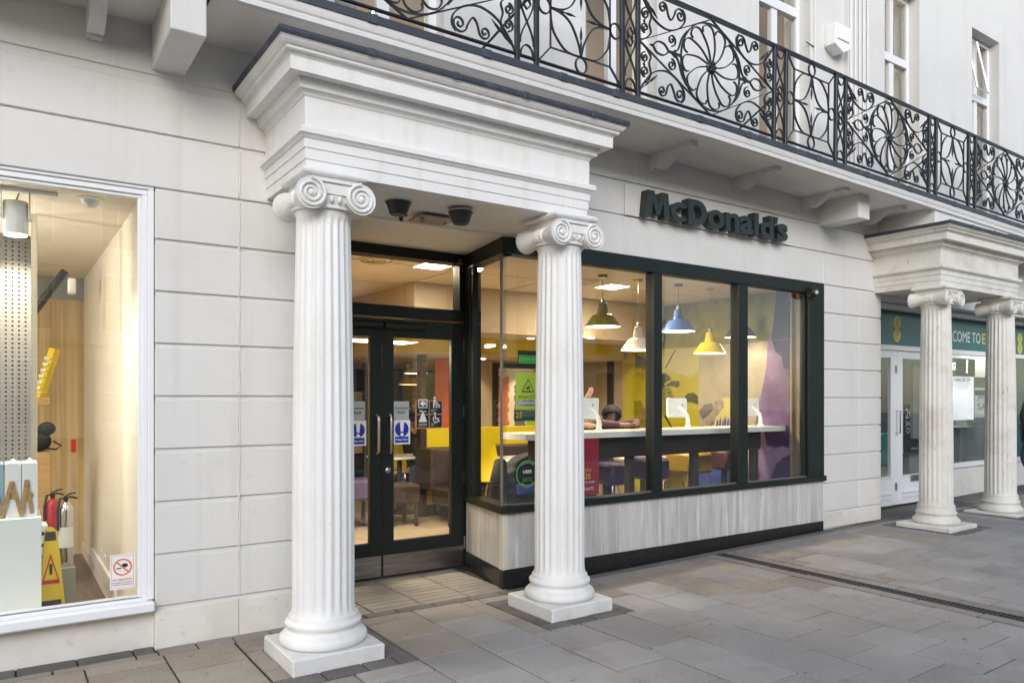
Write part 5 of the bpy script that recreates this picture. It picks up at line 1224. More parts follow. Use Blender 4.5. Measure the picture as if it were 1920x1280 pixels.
q = onZ(170, 373, 2.82); t = thing('motion_sensor', 'white dome motion sensor on the left shop ceiling', 'sensor', (q[0], q[1], 2.78))
m = MB(); m.lathe([(.075, 0), (.078, -.006), (.055, -.012), (.05, -.03), (.03, -.055), (.0, -.06)], (q[0], q[1], 2.82), 24, caps=False); m.build('dome', M['white'], t, smooth=50)
# white plinth, box files and folding rule
Yp = 5.42; xp1 = xY(78, Yp); zp = zY(40, 971, Yp)
tag(MB().cbox(-1.3, Yp, -.1, xp1, Yp + .36, zp, .004).build('display_plinth', M['white']), 'plain white display plinth in the left shop window', 'plinth')
zt_ = zY(40, 868, Yp + .05)
M['pale_blue_box'] = material('pale_blue_card', (.30, .45, .55), .6)
for u0, u1, mt, lab in ((-40, 7, 'pale_blue_box', 'pale blue box file at the left edge on the white plinth'), (9, 40, 'white', 'white box file next to the blue one on the plinth'), (41, 71, 'white', 'rightmost white box file on the plinth')):
    a, b = xY(u0, Yp + .05), xY(u1, Yp + .05); t = thing('box_file', lab, 'box file', ((a + b) / 2, Yp + .15, zp), 'box files on the plinth')
    MB().cbox(a, Yp + .05, zp, b, Yp + .30, zt_, .003).build('case', M[mt], t)
    m = MB(); m.lathe([(.021, 0), (.021, -.002), (.014, -.002)], ((a + b) / 2, Yp + .0495, zp + .13), 18, 'y'); m.build('finger_hole', M['wood'], t)
    m = MB(); m.poly([(a + .01, Yp + .05, zt_), (b - .01, Yp + .05, zt_), ((a + b) / 2, Yp + .1, zt_ + .03)]); m.build('torn_flap', M['paper'], t)
m = MB(); zz = [(-6, 968), (12, 900), (24, 972 - 2), (41, 902), (42, 968), (50, 900), (60, 958)]
zz = [(-10, 905), (3, 970), (22, 902), (41, 968), (50, 899), (60, 962)]
for i in range(len(zz) - 1):
    (ua, va), (ub, vb) = zz[i], zz[i + 1]; yy = Yp + .045 - .006 * (i % 2)
    a = Vector(onY(ua, va, yy)); b = Vector(onY(ub, vb, yy)); d = (b - a).normalized(); n_ = Vector((-d.z, 0, d.x)) * .011
    m.prism([tuple(a + n_), tuple(a - n_), tuple(b - n_), tuple(b + n_)], lambda *k: None, 0, 0) if False else m.add([tuple(p_ + Vector((0, o_, 0))) for o_ in (-.0025, .0025) for p_ in (a + n_, a - n_, b - n_, b + n_)], [(0, 1, 2, 3), (7, 6, 5, 4), (0, 4, 5, 1), (1, 5, 6, 2), (2, 6, 7, 3), (3, 7, 4, 0)])
tag(m.build('folding_rule', M['wood']), 'wooden folding rule zigzagging over the box files', 'rule')
# wet floor sign
Yw = 6.1; xa, xb2 = xY(84, Yw), xY(104, Yw); zt_ = zY(95, 988, Yw)
t = thing('wet_floor_sign', 'yellow plastic wet floor A-frame beside the white plinth', 'floor sign', ((xa + xb2) / 2, Yw, -.1))
for sg_, nm in ((-1, 'front_panel'), (1, 'back_panel')):
    fn = lambda p, q, d: (p, Yw + sg_ * (.02 + .14 * (zt_ - q) / (zt_ + .1)) + d, q)
    m = MB(); c = (xa + xb2) / 2; m.prism([(xa - .05, -.1), (xa + .04, -.1), (xa + .05, -.03), (xb2 - .03, -.03), (xb2 - .02, -.1), (xb2 + .07, -.1), (xb2 + .01, zt_ - .03), (xb2 - .02, zt_), (xa + .02, zt_), (xa, zt_ - .03)], fn, -.008, .008); o = m.build(nm, M['wet_yellow'], t)
    if sg_ < 0:
        fn2 = lambda p, q: fn(p, q, -.0095)
        for s0, mt, ou in ((1, 'red', -.0095), (.72, 'wet_yellow', -.0105)):
            m = MB(); m.poly([fn(c + p * s0, zt_ - .28 + q * s0, ou) for p, q in ((-.055, -.09), (.055, -.09), (0, .11))]); m.build('warning_triangle', M[mt], o)
        m = MB(); m.poly([fn(c + p, zt_ - .28 + q, -.0115) for p, q in ((-.008, -.03), (.008, -.03), (.010, .04), (-.01, .04))]); m.build('mark', M['ink'], o)
        for k in range(2):
            m = MB(); m.poly([fn(c + p, zt_ - .50 - k * .08 + q, -.0095) for p, q in ((-.06, -.022), (.06, -.022), (.06, .022), (-.06, .022))]); m.build('caption', M['ink'], o)
        m = MB(); m.poly([fn(c + p, zt_ - .055 + q, -.0095) for p, q in ((-.035, -.03), (.035, -.03), (.03, .03), (-.03, .03))]); m.build('handle_slot', M['brown'], o)
# fire extinguishers
def extinguisher(u0, u1, vt, vb, Y, mat, lab):
    x = (xY(u0, Y) + xY(u1, Y)) / 2; r = (xY(u1, Y) - xY(u0, Y)) / 2 * .86; z1 = zY(u0, vt, Y); z0 = -.1 if vb is None else zY(u0, vb, Y); H_ = z1 - z0
    t = thing('fire_extinguisher', lab, 'extinguisher', (x, Y, z0), 'fire extinguishers')
    m = MB(); m.lathe([(r * .9, 0), (r, .01), (r, H_ - r * 1.1), (r * .92, H_ - r * .75), (r * .62, H_ - r * .32), (r * .3, H_ - r * .12), (r * .25, H_)], (x, Y, z0), 28); m.build('cylinder', M[mat], t, smooth=50)
    m = MB(); m.lathe([(r * .22, 0), (r * .3, .01), (r * .3, .03), (r * .15, .035)], (x, Y, z1), 14); m.tube([(x - .01, Y, z1 + .03), (x + .03, Y - .02, z1 + .04), (x + .07, Y - .04, z1 + .03)], .007, 6); m.tube([(x - .01, Y, z1 + .04), (x + .03, Y - .02, z1 + .065), (x + .06, Y - .04, z1 + .07)], .006, 6); m.build('valve', M['black'], t)
    m = MB(); m.tube([(x - .01, Y, z1 + .03), (x - .04, Y - .02, z1 + .03), (x - r - .005, Y - .03, z1 - .06), (x - r - .005, Y - .03, z1 - .2)], .009, 8); m.build('hose', M['black'], t, smooth=60)
    m = MB(); m.lathe([(r + .001, H_ * .3), (r + .001, H_ * .62)], (x, Y, z0), 28, caps=False); m.build('label_band', M['paper'] if mat == 'chrome' else M['green_notice'], t)
extinguisher(82, 116, 935, None, 6.75, 'red', 'red fire extinguisher with a green label behind the wet floor sign'); extinguisher(107, 140, 942, 1062, 6.45, 'chrome', 'polished steel fire extinguisher in front of the red one')
B('stand_box', M['grey_unit'], None, xY(108, 6.45), 6.36, -.1, xY(140, 6.45), 6.56, zY(108, 1062, 6.45)); tag(bpy.data.objects['stand_box'], 'dark grey stand under the steel fire extinguisher', 'stand')
ct = tag(MB().cbox(xY(76, 6.5), 6.5, -.1, xY(90, 6.5), 6.75, zY(80, 985, 6.5), .003).build('carton', M['paper']), 'white carton dotted with small coloured roundels beside the plinth', 'carton')
m = MB()
for i in range(2):
    for j in range(8): m.poly([(xY(80, 6.5) + i * .04 + .014 * cos(k), 6.4985, zY(80, 1000, 6.5) - j * .085 + .014 * sin(k)) for k in [2 * pi * q_ / 8 for q_ in range(8)]])
m.build('roundels', M['ink'], ct)
# things beyond: cabinet, bag, shelf, spirit level, wall fittings
Yc = 7.6
tag(MB().cbox(xY(60, Yc), Yc, -.1, xY(95, Yc), Yc + .4, zY(80, 848, Yc), .004).build('cabinet', M['wood']), 'pale wood cabinet behind the display board in the left shop', 'cabinet')
x, z = xY(80, Yc + .1), zY(80, 848, Yc); m = MB(); m.sphere((x - .03, Yc + .15, z + .09), .10, .10, .09, 16, 10); m.sphere((x + .03, Yc + .12, z + .20), .07, .06, .06, 14, 8); m.tube([(x + .02, Yc + .1, z + .03), (x + .10, Yc + .08, z + .02), (x + .14, Yc + .08, z + .05), (x + .08, Yc + .1, z + .09)], .008, 6); tag(m.build('black_bag', M['black_cloth'], smooth=60), 'crumpled black bag on the pale wood cabinet', 'bag')
a = Vector(onY(74, 745, 7.9)); b = Vector(onY(103, 654, 7.9)); t = thing('spirit_level', 'yellow spirit level leaning on a wooden shelf', 'level', tuple(a))
m = MB(); m.tube([a, b], .045, 4); m.build('bar', M['lamp_yellow'], t)
m = MB()
for k in range(6): c = a.lerp(b, .2 + .12 * k); m.box(c.x - .06, c.y - .05, c.z - .012, c.x - .02, c.y - .044, c.z + .012)
m.build('vials', M['paper'], t)
tag(MB().cbox(xY(50, 7.85), 7.85, zY(80, 760, 7.85), xY(94, 7.85), 8.05, zY(80, 744, 7.85), .004).build('wall_shelf', M['wood']), 'thick pale wood shelf in the left shop', 'shelf')
m = MB(); m.tube([Vector(onY(60, 590, 7.2)), Vector(onY(122, 508, 7.2))], .03, 8); m.build('bar', M['black']); tag(bpy.data.objects['bar.001'] if 'bar.001' in bpy.data.objects else bpy.data.objects['bar'], 'slanting dark lamp track seen high in the left shop', 'track'); (bpy.data.objects.get('bar.001') or bpy.data.objects['bar']).name = 'lamp_track'
def on_wall(name, lab, cat, u0, v0, u1, v1, mat, X=.735, t=.02):
    y1 = onX(u0, v0, X)[1]; y0 = onX(u1, v0, X)[1]; return tag(MB().cbox(X - t, y0, onX(u0, v1, X)[2], X + .004, y1, onX(u0, v0, X)[2], .003).build(name, mat), lab, cat)
Ye = yE + .06
fa = tag(MB().cbox(xY(133, 7.6), 7.56, zY(137, 847, 7.6), xY(142, 7.6), 7.62, zY(137, 823, 7.6), .004).build('fire_alarm_call_point', M['red']), 'red fire alarm call point at the end of the cream wall', 'alarm')
MB().box(.80, yE + .061, -.1, .90, 7.64, 2.82).build('end_pier', CRM, lw)
tag(MB().cbox(xY(134, 7.55), 7.54, zY(137, 917, 7.55), xY(142, 7.55), 7.56, zY(137, 862, 7.55), .002).build('safety_notice', M['tan_notice']), 'small orange and dark safety notices below the red call point', 'notice')
tag(MB().cbox(xY(127, 7.5), 7.46, zY(135, 551, 7.5), xY(142, 7.5), 7.56, zY(135, 522, 7.5), .01).build('wall_sensor', M['white']), 'small cream wall sensor high in the left shop', 'sensor')
so = on_wall('wall_socket', 'white double wall socket low on the cream wall', 'socket', 175, 1026, 219, 1049, M['white'])
y0, y1 = onX(214, 1030, .735)[1], onX(180, 1030, .735)[1]; zc = onX(197, 1037, .735)[2]
for f_ in (.25, .42): MB().cbox(.708, y0 + (y1 - y0) * f_, zc + .008, .716, y0 + (y1 - y0) * (f_ + .1), zc + .03, .002).build('switch', M['paper'], so)
gp = FRONT(5.155)
a0, a1, z0, z1 = xY(206, 5.155), xY(253, 5.155), zY(230, 1103, 5.155), zY(230, 1038, 5.155)
n = notice('no_smoking_sign', 'white NO SMOKING sticker in the lower corner of the left window', 'sign', gp, a0, z0, a1, z1, M['paper']); c = (a0 + a1) / 2; zc = z0 + (z1 - z0) * .63
disc(gp, c, zc, .052, .006, 36, .043).build('ring', M['orange_print'], n)
m = MB(); m.poly([gp(c + p, zc + q, .0072) for p, q in ((-.036, .030), (-.030, .036), (.036, -.030), (.030, -.036))]); m.build('bar', M['orange_print'], n)
m = MB(); pbox(m, gp, c - .034, zc - .010, .0055, c - .008, zc - .003, .006); m.poly([gp(c + .012 + .018 * cos(k * .5), zc + .010 + .012 * sin(k * .5), .006) for k in range(13)]); m.build('cigarette', M['ink'], n)
lettering('NO SMOKING.', gp, c, z0 + .052, M['orange_print'], n, width=(a1 - a0) * .80, align='C', out=.006, offset=.02)
for j, tx in enumerate(('It is against the law to', 'smoke in these premises')): lettering(tx, gp, c, z0 + .034 - j * .013, M['ink'], n, width=(a1 - a0) * .80, align='C', out=.006, offset=.01)
m = MB()
for (p, q, r, s) in ((a0 + .008, z0 + .008, a1 - .008, z0 + .010), (a0 + .008, z1 - .010, a1 - .008, z1 - .008), (a0 + .008, z0 + .008, a0 + .010, z1 - .008), (a1 - .010, z0 + .008, a1 - .008, z1 - .008)): pbox(m, gp, p, q, .005, r, s, .0055)
m.build('border', M['orange_print'], n)
# ------------------------------------------------------------------ phone shop on the right
SHY = 5.5; g0 = .075
ph = thing('phone_shop_front', 'white framed phone shop front with teal fascia on the right', 'shopfront', (12, 5.6, g0))
zf1, zf0 = 2.735, zY(1690, 648, SHY)
MB().box(9.0, SHY, zf0, 16, SHY + .06, zf1).build('fascia', M['teal'], ph)
fpn = FRONT(SHY)
MB().cbox(9.0, SHY - .02, zf0 - .07, 16, SHY + .08, zf0 - .001, .004).build('fascia_rail', GW, ph)
zd = zf0 - .072
xd0, xd1, xd2 = 9.02, xY(1684, SHY), xY(1775, SHY)
def phone_door(a, b, g0x, g1x):
    zg0_, zg1_ = zY(1700, 890, SHY), zY(1700, 672, SHY)
    m = MB(); m.cbox(a, SHY + .01, g0 + .03, g0x, SHY + .06, zd, .003); m.cbox(g1x, SHY + .01, g0 + .03, b, SHY + .06, zd, .003); m.box(g0x, SHY + .011, g0 + .03, g1x, SHY + .059, zg0_); m.box(g0x, SHY + .011, zg1_, g1x, SHY + .059, zd)
    d = m.build('door', GW, ph); MB().box(g0x, SHY + .03, zg0_, g1x, SHY + .036, zg1_).build('pane', M['glass'], d)
    m = MB(); m.cbox(g0x, SHY - .004, g0 + .15, g1x, SHY + .0105, zg0_ - .30, .01); m.cbox(g0x, SHY - .008, zg0_ - .25, g1x, SHY + .0105, zg0_ - .21, .006); m.cbox(g0x, SHY - .006, zg0_ - .02, g1x, SHY + .0105, zg0_, .004); m.build('moulding', GW, d)
    return d
phone_door(xd0, xd1 - .002, xd0 + .05, xY(1672, SHY)); d = phone_door(xd1 + .002, xd2, xY(1694, SHY), xd2 - .1)
x = xY(1681, SHY); za, zb2 = zY(1681, 812, SHY), zY(1681, 770, SHY)
MB().tube([(x, SHY + .01, za), (x, SHY - .05, za), (x, SHY - .05, zb2), (x, SHY + .01, zb2)], .012, 8).build('pull_handle', M['chrome'], d)
for v in (692, 912): zc = zY(1681, v, SHY); MB().cbox(x - .02, SHY - .002, zc - .05, x + .02, SHY + .012, zc + .05, .003).build('hinge', M['steel'], d)
zc = zY(1715, 893, SHY); MB().cbox(xY(1708, SHY), SHY - .01, zc - .06, xY(1708, SHY) + .38, SHY + .012, zc + .03, .004).build('letter_box', M['steel'], d)
xw0 = xd2 + .08; zs_ = zY(1800, 868, SHY)
MB().cbox(xw0, SHY - .03, zs_ - .06, 16, SHY + .10, zs_, .005).build('sill', GW, ph)
MB().cbox(xd2 + .003, SHY - .005, g0, xw0, SHY + .08, zd, .004).build('mullion', GW, ph)
B('stall_riser', M['stucco_low'], ph, xw0, SHY, 0, 16, SHY + .12, zs_ - .06)
MB().box(xw0, SHY + .03, zs_, 15.9, SHY + .036, zd).build('pane', M['glass'], ph)
# fascia print
def ee(u, v0, v1):
    zt1, zb1 = zY(u, v0, SHY), zY(u, v1, SHY); r = (zt1 - zb1) / 4 * 1.04; x = xY(u, SHY)
    t = disc(fpn, x, zt1 - r, r, .002).poly([fpn(x + r * cos(2 * pi * i / 40), zb1 + r + r * sin(2 * pi * i / 40), .002) for i in range(40)]).build('roundel', M['ee_yellow'], ph)
    for zc in (zt1 - r, zb1 + r):
        m = MB()
        for (p, q) in [(-.45, k * .225) for k in range(-2, 3)] + [(c * .22 - .23, e_) for c in range(3) for e_ in (-.45, 0, .45)]: m.poly([fpn(x + r * (p + .1) + r * .085 * cos(k * pi / 4), zc + r * q + r * .085 * sin(k * pi / 4), .004) for k in range(8)])
        m.build('dotted_letter', M['teal'], t)
ee(1682, 592, 641); ee(1912, 624, 663)
u_ = lambda u: xY(u, SHY)
zc0_ = zY(1800, 641, SHY); hL = zY(1800, 621, SHY) - zc0_
lettering('LCOME TO', fpn, u_(1780), zc0_, M['paper'], ph, height=hL, width=u_(1838) - u_(1780), out=.003)
lettering('EE', fpn, u_(1841), zc0_, M['ee_yellow'], ph, height=hL, width=u_(1858) - u_(1841), out=.003)
# inside the phone shop
structure(MB().box(9.05, 5.66, g0 - .02, 16, 9, g0 + .005).build('phone_shop_floor', M['shop_floor'])); structure(MB().box(9.05, 5.66, 2.75, 16, 9, 2.8).build('phone_shop_ceiling', M['room_ceiling']))
structure(MB().box(8.95, 5.66, g0, 9.05, 9, 2.75).build('phone_shop_wall', M['dark_room'])); structure(MB().box(9.05, 8.9, g0, 17, 9, 2.75).build('phone_shop_wall', M['dark_room'])); structure(MB().box(16, 5.66, g0, 16.1, 9, 2.75).build('phone_shop_wall', M['grey_unit']))
Yi = 6.25; I = lambda u: xY(u, Yi); K = lambda v, u=1805: zY(u, v, Yi)
lb_ = thing('light_box', 'glowing white display light box in the phone shop window', 'light box', (I(1805), Yi, K(790)))
M['glow_white'] = material('lit_print', (.8, .8, .8), .5, noise=(2.2, (.5, .55, .6), .45, .7), emit=(.95, .97, 1, .40))
MB().cbox(I(1770), Yi, K(787), I(1826), Yi + .06, K(706), .004).build('panel', M['glow_white'], lb_)
o = MB().cbox(I(1795), Yi - .02, K(705), I(1826), Yi + .06, K(672), .004).build('header', M['ink'], lb_); MB().cbox(I(1770), Yi, K(705), I(1794), Yi + .06, K(672), .004).build('header', M['grey_unit'], lb_)
ip = FRONT(Yi - .02); M['glow_text'] = material('lit_letters', (.9, .9, .9), .5, emit=(1, 1, 1, 1.6))
vrot = PL((I(1808), Yi - .024, K(674)), (0, 0, -1), (0, -1, 0)); vrot.uz = Vector((1, 0, 0))
lettering('Galaxy', vrot, 0, 0, M['glow_text'], o, width=K(674) - K(700), out=.001, offset=.02); lettering('G', FRONT(Yi), I(1785), K(694), M['glow_text'], lb_, height=K(680) - K(694), out=.003, offset=.03)
lettering('Galaxy S8  S8+', FRONT(Yi), I(1788), K(717), M['grey_print'], lb_, width=I(1820) - I(1788), out=.003); lettering('phone', FRONT(Yi), I(1781), K(752), M['glow_text'], lb_, width=I(1814) - I(1781), out=.003, offset=.02)
tag(MB().cbox(I(1788), Yi - .1, g0, I(1832), Yi + .4, K(800), .005).build('display_unit', M['grey_unit']), 'grey display unit under the glowing light box', 'unit')
tag(MB().cbox(I(1826), Yi + .1, K(820), I(1870), Yi + .3, K(705), .005).build('side_unit', M['grey_unit']), 'grey hanging unit behind the January sale poster', 'unit')
MB().cbox(I(1832), Yi, g0, I(1838), Yi + .05, K(820), .003).build('teal_trim', M['teal'], ph)
wpn = FRONT(SHY + .06); Wx = lambda u: xY(u, SHY + .06); Wz = lambda v, u=1840: zY(u, v, SHY + .06)
n = notice('sale_poster', 'white and teal JANUARY SALE poster hanging in the phone shop window', 'poster', wpn, Wx(1827), Wz(782), Wx(1872), Wz(727), M['paper'])
m = MB(); pbox(m, wpn, Wx(1827) + .005, Wz(741), .005, Wx(1872) - .005, Wz(731), .0055); m.build('band', M['teal'], n)
lettering('JANUARY', wpn, Wx(1832), Wz(753), M['teal'], n, width=Wx(1868) - Wx(1832), out=.006); lettering('SALE', wpn, Wx(1832), Wz(768), M['teal'], n, height=Wz(755) - Wz(767), width=Wx(1864) - Wx(1832), out=.006)
cb = notice('chalk_board', 'black chalk style board with white handwriting behind the phone shop door', 'board', FRONT(5.75), xY(1694, 5.75), zY(1700, 850, 5.75), xY(1745, 5.75), zY(1700, 758, 5.75), M['ink'])
cpn = FRONT(5.745)
lettering('20.', cpn, xY(1697, 5.745), zY(1700, 784, 5.745), M['paper'], cb, height=.14, out=.006); lettering('Just E', cpn, xY(1697, 5.745), zY(1700, 800, 5.745), M['paper'], cb, height=.10, out=.006); lettering('On A', cpn, xY(1699, 5.745), zY(1700, 812, 5.745), M['paper'], cb, height=.08, out=.006); lettering('done.uk', cpn, xY(1708, 5.745), zY(1700, 843, 5.745), M['paper'], cb, height=.04, out=.006)
tag(MB().cbox(xY(1711, 5.70), 5.69, zY(1715, 822, 5.7), xY(1750, 5.7), 5.74, zY(1715, 680, 5.7), .004).build('hanging_banner', M['grey_unit']), 'plain grey banner inside the phone shop door glass', 'banner')
tag(MB().cbox(xY(1706, 5.9), 5.9, g0 + .006, xY(1740, 5.9), 6.2, zY(1706, 848, 5.9), .006).build('grey_bin', M['grey_unit']), 'pale grey tapered bin inside the phone shop door', 'bin')
tag(MB().cbox(xY(1650, 6.6), 6.6, .5, xY(1676, 6.6), 6.64, zY(1665, 812, 6.6), .004).build('teal_panel', M['teal_light']), 'bright teal panel behind the narrow phone shop door leaf', 'panel')
tag(MB().cbox(xY(1893, 6.0), 6.0, g0 + .3, 15.9, 6.05, 2.6, .004).build('teal_backdrop', M['teal']), 'teal backdrop panel at the far right of the phone shop window', 'panel')
for u, lab in ((1700, 'ceiling light near the phone shop door'), (1830, 'ceiling light behind the phone shop window')):
    x = xY(u, 7.0); t = thing('shop_ceiling_light', lab, 'light', (x, 7.0, 2.73), 'phone shop lights'); MB().box(x - .3, 6.9, 2.735, x + .3, 7.1, 2.745).build('panel', M['led'], t); light('AREA', t, (x, 7, 2.72), 25, (.95, 1, 1), shape='SQUARE', size=.4)
# ------------------------------------------------------------------ people
def skin_mesh(name, verts, edges, mat, parent=None, root=0, sub=2):
    bm = bmesh.new(); lay = bm.verts.layers.skin.verify(); V = []
    for i, (co, r) in enumerate(verts):
        v = bm.verts.new(co); v[lay].radius = (r, r) if not isinstance(r, tuple) else r; v[lay].use_root = (i == root); V.append(v)
    for a, b in edges: bm.edges.new((V[a], V[b]))
    org = WLOC[parent.name] if parent else verts[root][0]
    for v in bm.verts: v.co -= Vector(org)
    me = bpy.data.meshes.new(name); bm.to_mesh(me); bm.free(); me.materials.append(mat)
    o = bpy.data.objects.new(name, me); COL.objects.link(o)
    if parent: o.parent = parent
    else: o.location = org
    WLOC[o.name] = tuple(org)
    k = o.modifiers.new('skin', 'SKIN'); k.use_smooth_shade = True; s = o.modifiers.new('sub', 'SUBSURF'); s.levels = sub; s.render_levels = sub
    return o
def person(label, J, skin, top, trousers, hair=None, grp=None):
    """J: joints by name, in world space"""
    vt = []; ix = {}; ed = []
    def add(n, r): ix[n] = len(vt); vt.append((Vector(J[n]), r))
    for n, r in (('pelvis', .125), ('chest', .125), ('neck', .052), ('chin', .062), ('skull', .092), ('crown', .075)): add(n, r)
    ed += [(0, 1), (1, 2), (2, 3), (3, 4), (4, 5)]
    face = (Vector(J['face']) - Vector(J['skull'])); J['nose'] = tuple(Vector(J['chin']) * .45 + Vector(J['skull']) * .55 + face.normalized() * .105); add('nose', .014); ed.append((4, ix['nose']))
    for s in 'lr':
        for n, r in (('shoulder', .062), ('elbow', .042), ('wrist', .028), ('palm', .036)): add(n + s, r)
        ed += [(1, ix['shoulder' + s]), (ix['shoulder' + s], ix['elbow' + s]), (ix['elbow' + s], ix['wrist' + s]), (ix['wrist' + s], ix['palm' + s])]
        w = Vector(J['wrist' + s]); pm = Vector(J['palm' + s]); d = (pm - w).normalized(); a = d.cross(Vector((0.3, 0.2, 1))).normalized(); c = a.cross(d)
        for k, (off, ln) in enumerate(((-.030, .062), (-.010, .075), (.012, .070), (.032, .055))):
            b0 = pm + a * off + d * .02; b1 = b0 + d * ln * .5 + c * .004; b2 = b1 + d * ln * .5 + c * .02
            for q, r in ((b0, .010), (b1, .009), (b2, .008)): vt.append((q, r))
            n0 = len(vt) - 3; ed += [(ix['palm' + s], n0), (n0, n0 + 1), (n0 + 1, n0 + 2)]
        b0 = w + d * .03 - a * .035; b1 = b0 + d * .03 - a * .02
        for q, r in ((b0, .012), (b1, .010)): vt.append((q, r))
        n0 = len(vt) - 2; ed += [(ix['wrist' + s], n0), (n0, n0 + 1)]
        for n, r in (('hip', .085), ('knee', .058), ('ankle', .040), ('toe', .036)): add(n + s, r)
        ed += [(0, ix['hip' + s]), (ix['hip' + s], ix['knee' + s]), (ix['knee' + s], ix['ankle' + s]), (ix['ankle' + s], ix['toe' + s])]
    o = skin_mesh('person', vt, ed, skin, sub=1); tag(o, label, 'person', grp)
    P = lambda n: Vector(J[n])
    v = [(P('pelvis'), .15), (P('chest'), .155), (P('neck') * .7 + P('chest') * .3, .075)]; e = [(0, 1), (1, 2)]
    for s in 'lr':
        n = len(v); v += [(P('shoulder' + s), .078), (P('elbow' + s), .058), (P('wrist' + s) * .92 + P('elbow' + s) * .08, .042)]; e += [(1, n), (n, n + 1), (n + 1, n + 2)]
    skin_mesh('jacket', v, e, top, o, sub=2)
    v = [(P('pelvis') + Vector((0, 0, -.02)), .148)]; e = []
    for s in 'lr':
        n = len(v); v += [(P('hip' + s), .10), (P('knee' + s), .072), (P('ankle' + s), .056)]; e += [(0, n), (n, n + 1), (n + 1, n + 2)]
    skin_mesh('trousers', v, e, trousers, o, sub=2)
    for s in 'lr':
        a_, t_ = P('ankle' + s), P('toe' + s); skin_mesh('shoe', [(a_ + (a_ - t_) * .3 + Vector((0, 0, -.02)), .044), (a_ * .5 + t_ * .5, .048), (t_, .046)], [(0, 1), (1, 2)], M['black'], o, sub=1)
    if hair:
        sk, cr = P('skull'), P('crown'); up = (cr - sk).normalized(); back = -face.normalized(); m = MB(); c = sk + up * .035 + back * .022
        m.sphere(tuple(c), .112, .112, .108, 20, 14)
        m.v = [tuple(Vector(q) + (Vector((sin(17 * q[0]), sin(23 * q[1]), sin(29 * q[2]))) * .003)) for q in m.v]
        keep = []
        for fc in m.f:
            cc = sum((Vector(m.v[i]) for i in fc), Vector()) / len(fc) - sk
            if cc.dot(face.normalized()) < .012 + max(0, cc.dot(up)) * .42: keep.append(fc)
        m.f = keep; m.build('hair', hair, o, smooth=60)
        for sgn in (1, -1):
            side = up.cross(face.normalized()); e_ = sk * .9 + P('chin') * .1 + face.normalized() * .083 + side * sgn * .032; MB().sphere(tuple(e_), .011).build('eye', M['ink'], o)
    return o
def sitting(x, y, zs, rz, lean=0.0, floor=0.0, **kw):
    """facing -y before the turn rz"""
    R = Matrix.Rotation(rz, 3, 'Z'); W_ = lambda a, b, c: tuple(Vector((x, y, 0)) + R @ Vector((a, b, c)))
    L = lean
    J = dict(pelvis=W_(0, 0, zs + .10), chest=W_(0, -.42 * sin(L), zs + .10 + .36 * cos(L)), neck=W_(0, -.58 * sin(L), zs + .10 + .52 * cos(L)))
    J['chin'] = W_(0, -.62 * sin(L) - .02, zs + .10 + .60 * cos(L)); J['skull'] = W_(0, -.68 * sin(L) - .02, zs + .10 + .69 * cos(L)); J['crown'] = W_(0, -.72 * sin(L), zs + .10 + .76 * cos(L)); J['face'] = W_(0, -.68 * sin(L) - .5, zs + .10 + .66 * cos(L))
    for s, sx in (('l', -1), ('r', 1)):
        J['shoulder' + s] = W_(sx * .19, -.48 * sin(L), zs + .10 + .42 * cos(L)); J['elbow' + s] = W_(sx * .25, -.60 * sin(L) - .12, zs + .30); J['wrist' + s] = W_(sx * .14, -.60 * sin(L) - .34, zs + .36); J['palm' + s] = W_(sx * .11, -.60 * sin(L) - .40, zs + .37)
        J['hip' + s] = W_(sx * .10, -.03, zs + .08); J['knee' + s] = W_(sx * .12, -.42, zs + .06); fz = max(floor + .08, zs - .42); J['ankle' + s] = W_(sx * .12, -.40, fz); J['toe' + s] = W_(sx * .13, -.54, fz - .035)
    J.update(kw); return J
M['print_cloth'] = material('patterned_cloth', (.40, .30, .28), .8, noise=[(30, (.10, .30, .14), .52, .58), (36, (.45, .10, .2), .58, .62)])
M['plum_cloth'] = material('plum_cloth', (.08, .03, .05), .8)
M['denim'] = material('denim', (.04, .055, .10), .85, bump=(80, .3))
Yq = 6.34; hx, hz = xY(1104, 6.2), zY(1104, 742, 6.2)
x = xY(1066, Yq)
J = sitting(x, 6.52, .86, .0, .25, wristr=(hx - .03, 6.26, hz - .07), palmr=(hx + .01, 6.22, hz + .005), elbowr=(hx + .02, 6.16, 1.28), wristl=(x - .05, 6.05, 1.27), palml=(x + .04, 5.98, 1.265), elbowl=(x - .2, 6.2, 1.27))
person('person seated at the counter behind the right column with a raised hand', J, M['skin_a'], M['print_cloth'], M['denim'], M['hair'], 'seated diners')
s1 = thing('stool', 'stool under the diner behind the right column', 'stool', (x, 6.52, 0), 'stools at the high counter'); MB().cbox(x - .17, 6.36, .62, x + .17, 6.70, .85, .03).build('seat', M['purple_seat'], s1); m = MB(); m.lathe([(.2, .012), (.2, .025), (.03, .035), (.03, .62)], (x, 6.52, 0), 16); m.build('pedestal', M['brown'], s1)
hx, hz = xY(1150, 6.28), zc1 + .085
J = sitting(hx, 6.92, .80, 0, 1.15)
J['neck'] = (hx + .06, 6.44, 1.30); J['chin'] = (hx + .0, 6.36, 1.295); J['skull'] = (hx - .02, 6.28, hz + .025); J['crown'] = (hx + .0, 6.30, hz + .10); J['face'] = (hx - .25, 5.9, hz - .22); J['chest'] = (hx + .08, 6.62, 1.20)
for s, sx in (('l', -1), ('r', 1)): J['shoulder' + s] = (hx + .08 + sx * .19, 6.52, 1.22); J['elbow' + s] = (hx + sx * .28, 6.20, 1.275); J['wrist' + s] = (hx + sx * .10, 6.02, 1.262); J['palm' + s] = (hx + sx * .03, 5.98, 1.262)
person('person in a dark top resting their head on folded arms at the counter', J, M['skin_b'], M['plum_cloth'], M['denim'], M['hair'], 'seated diners')
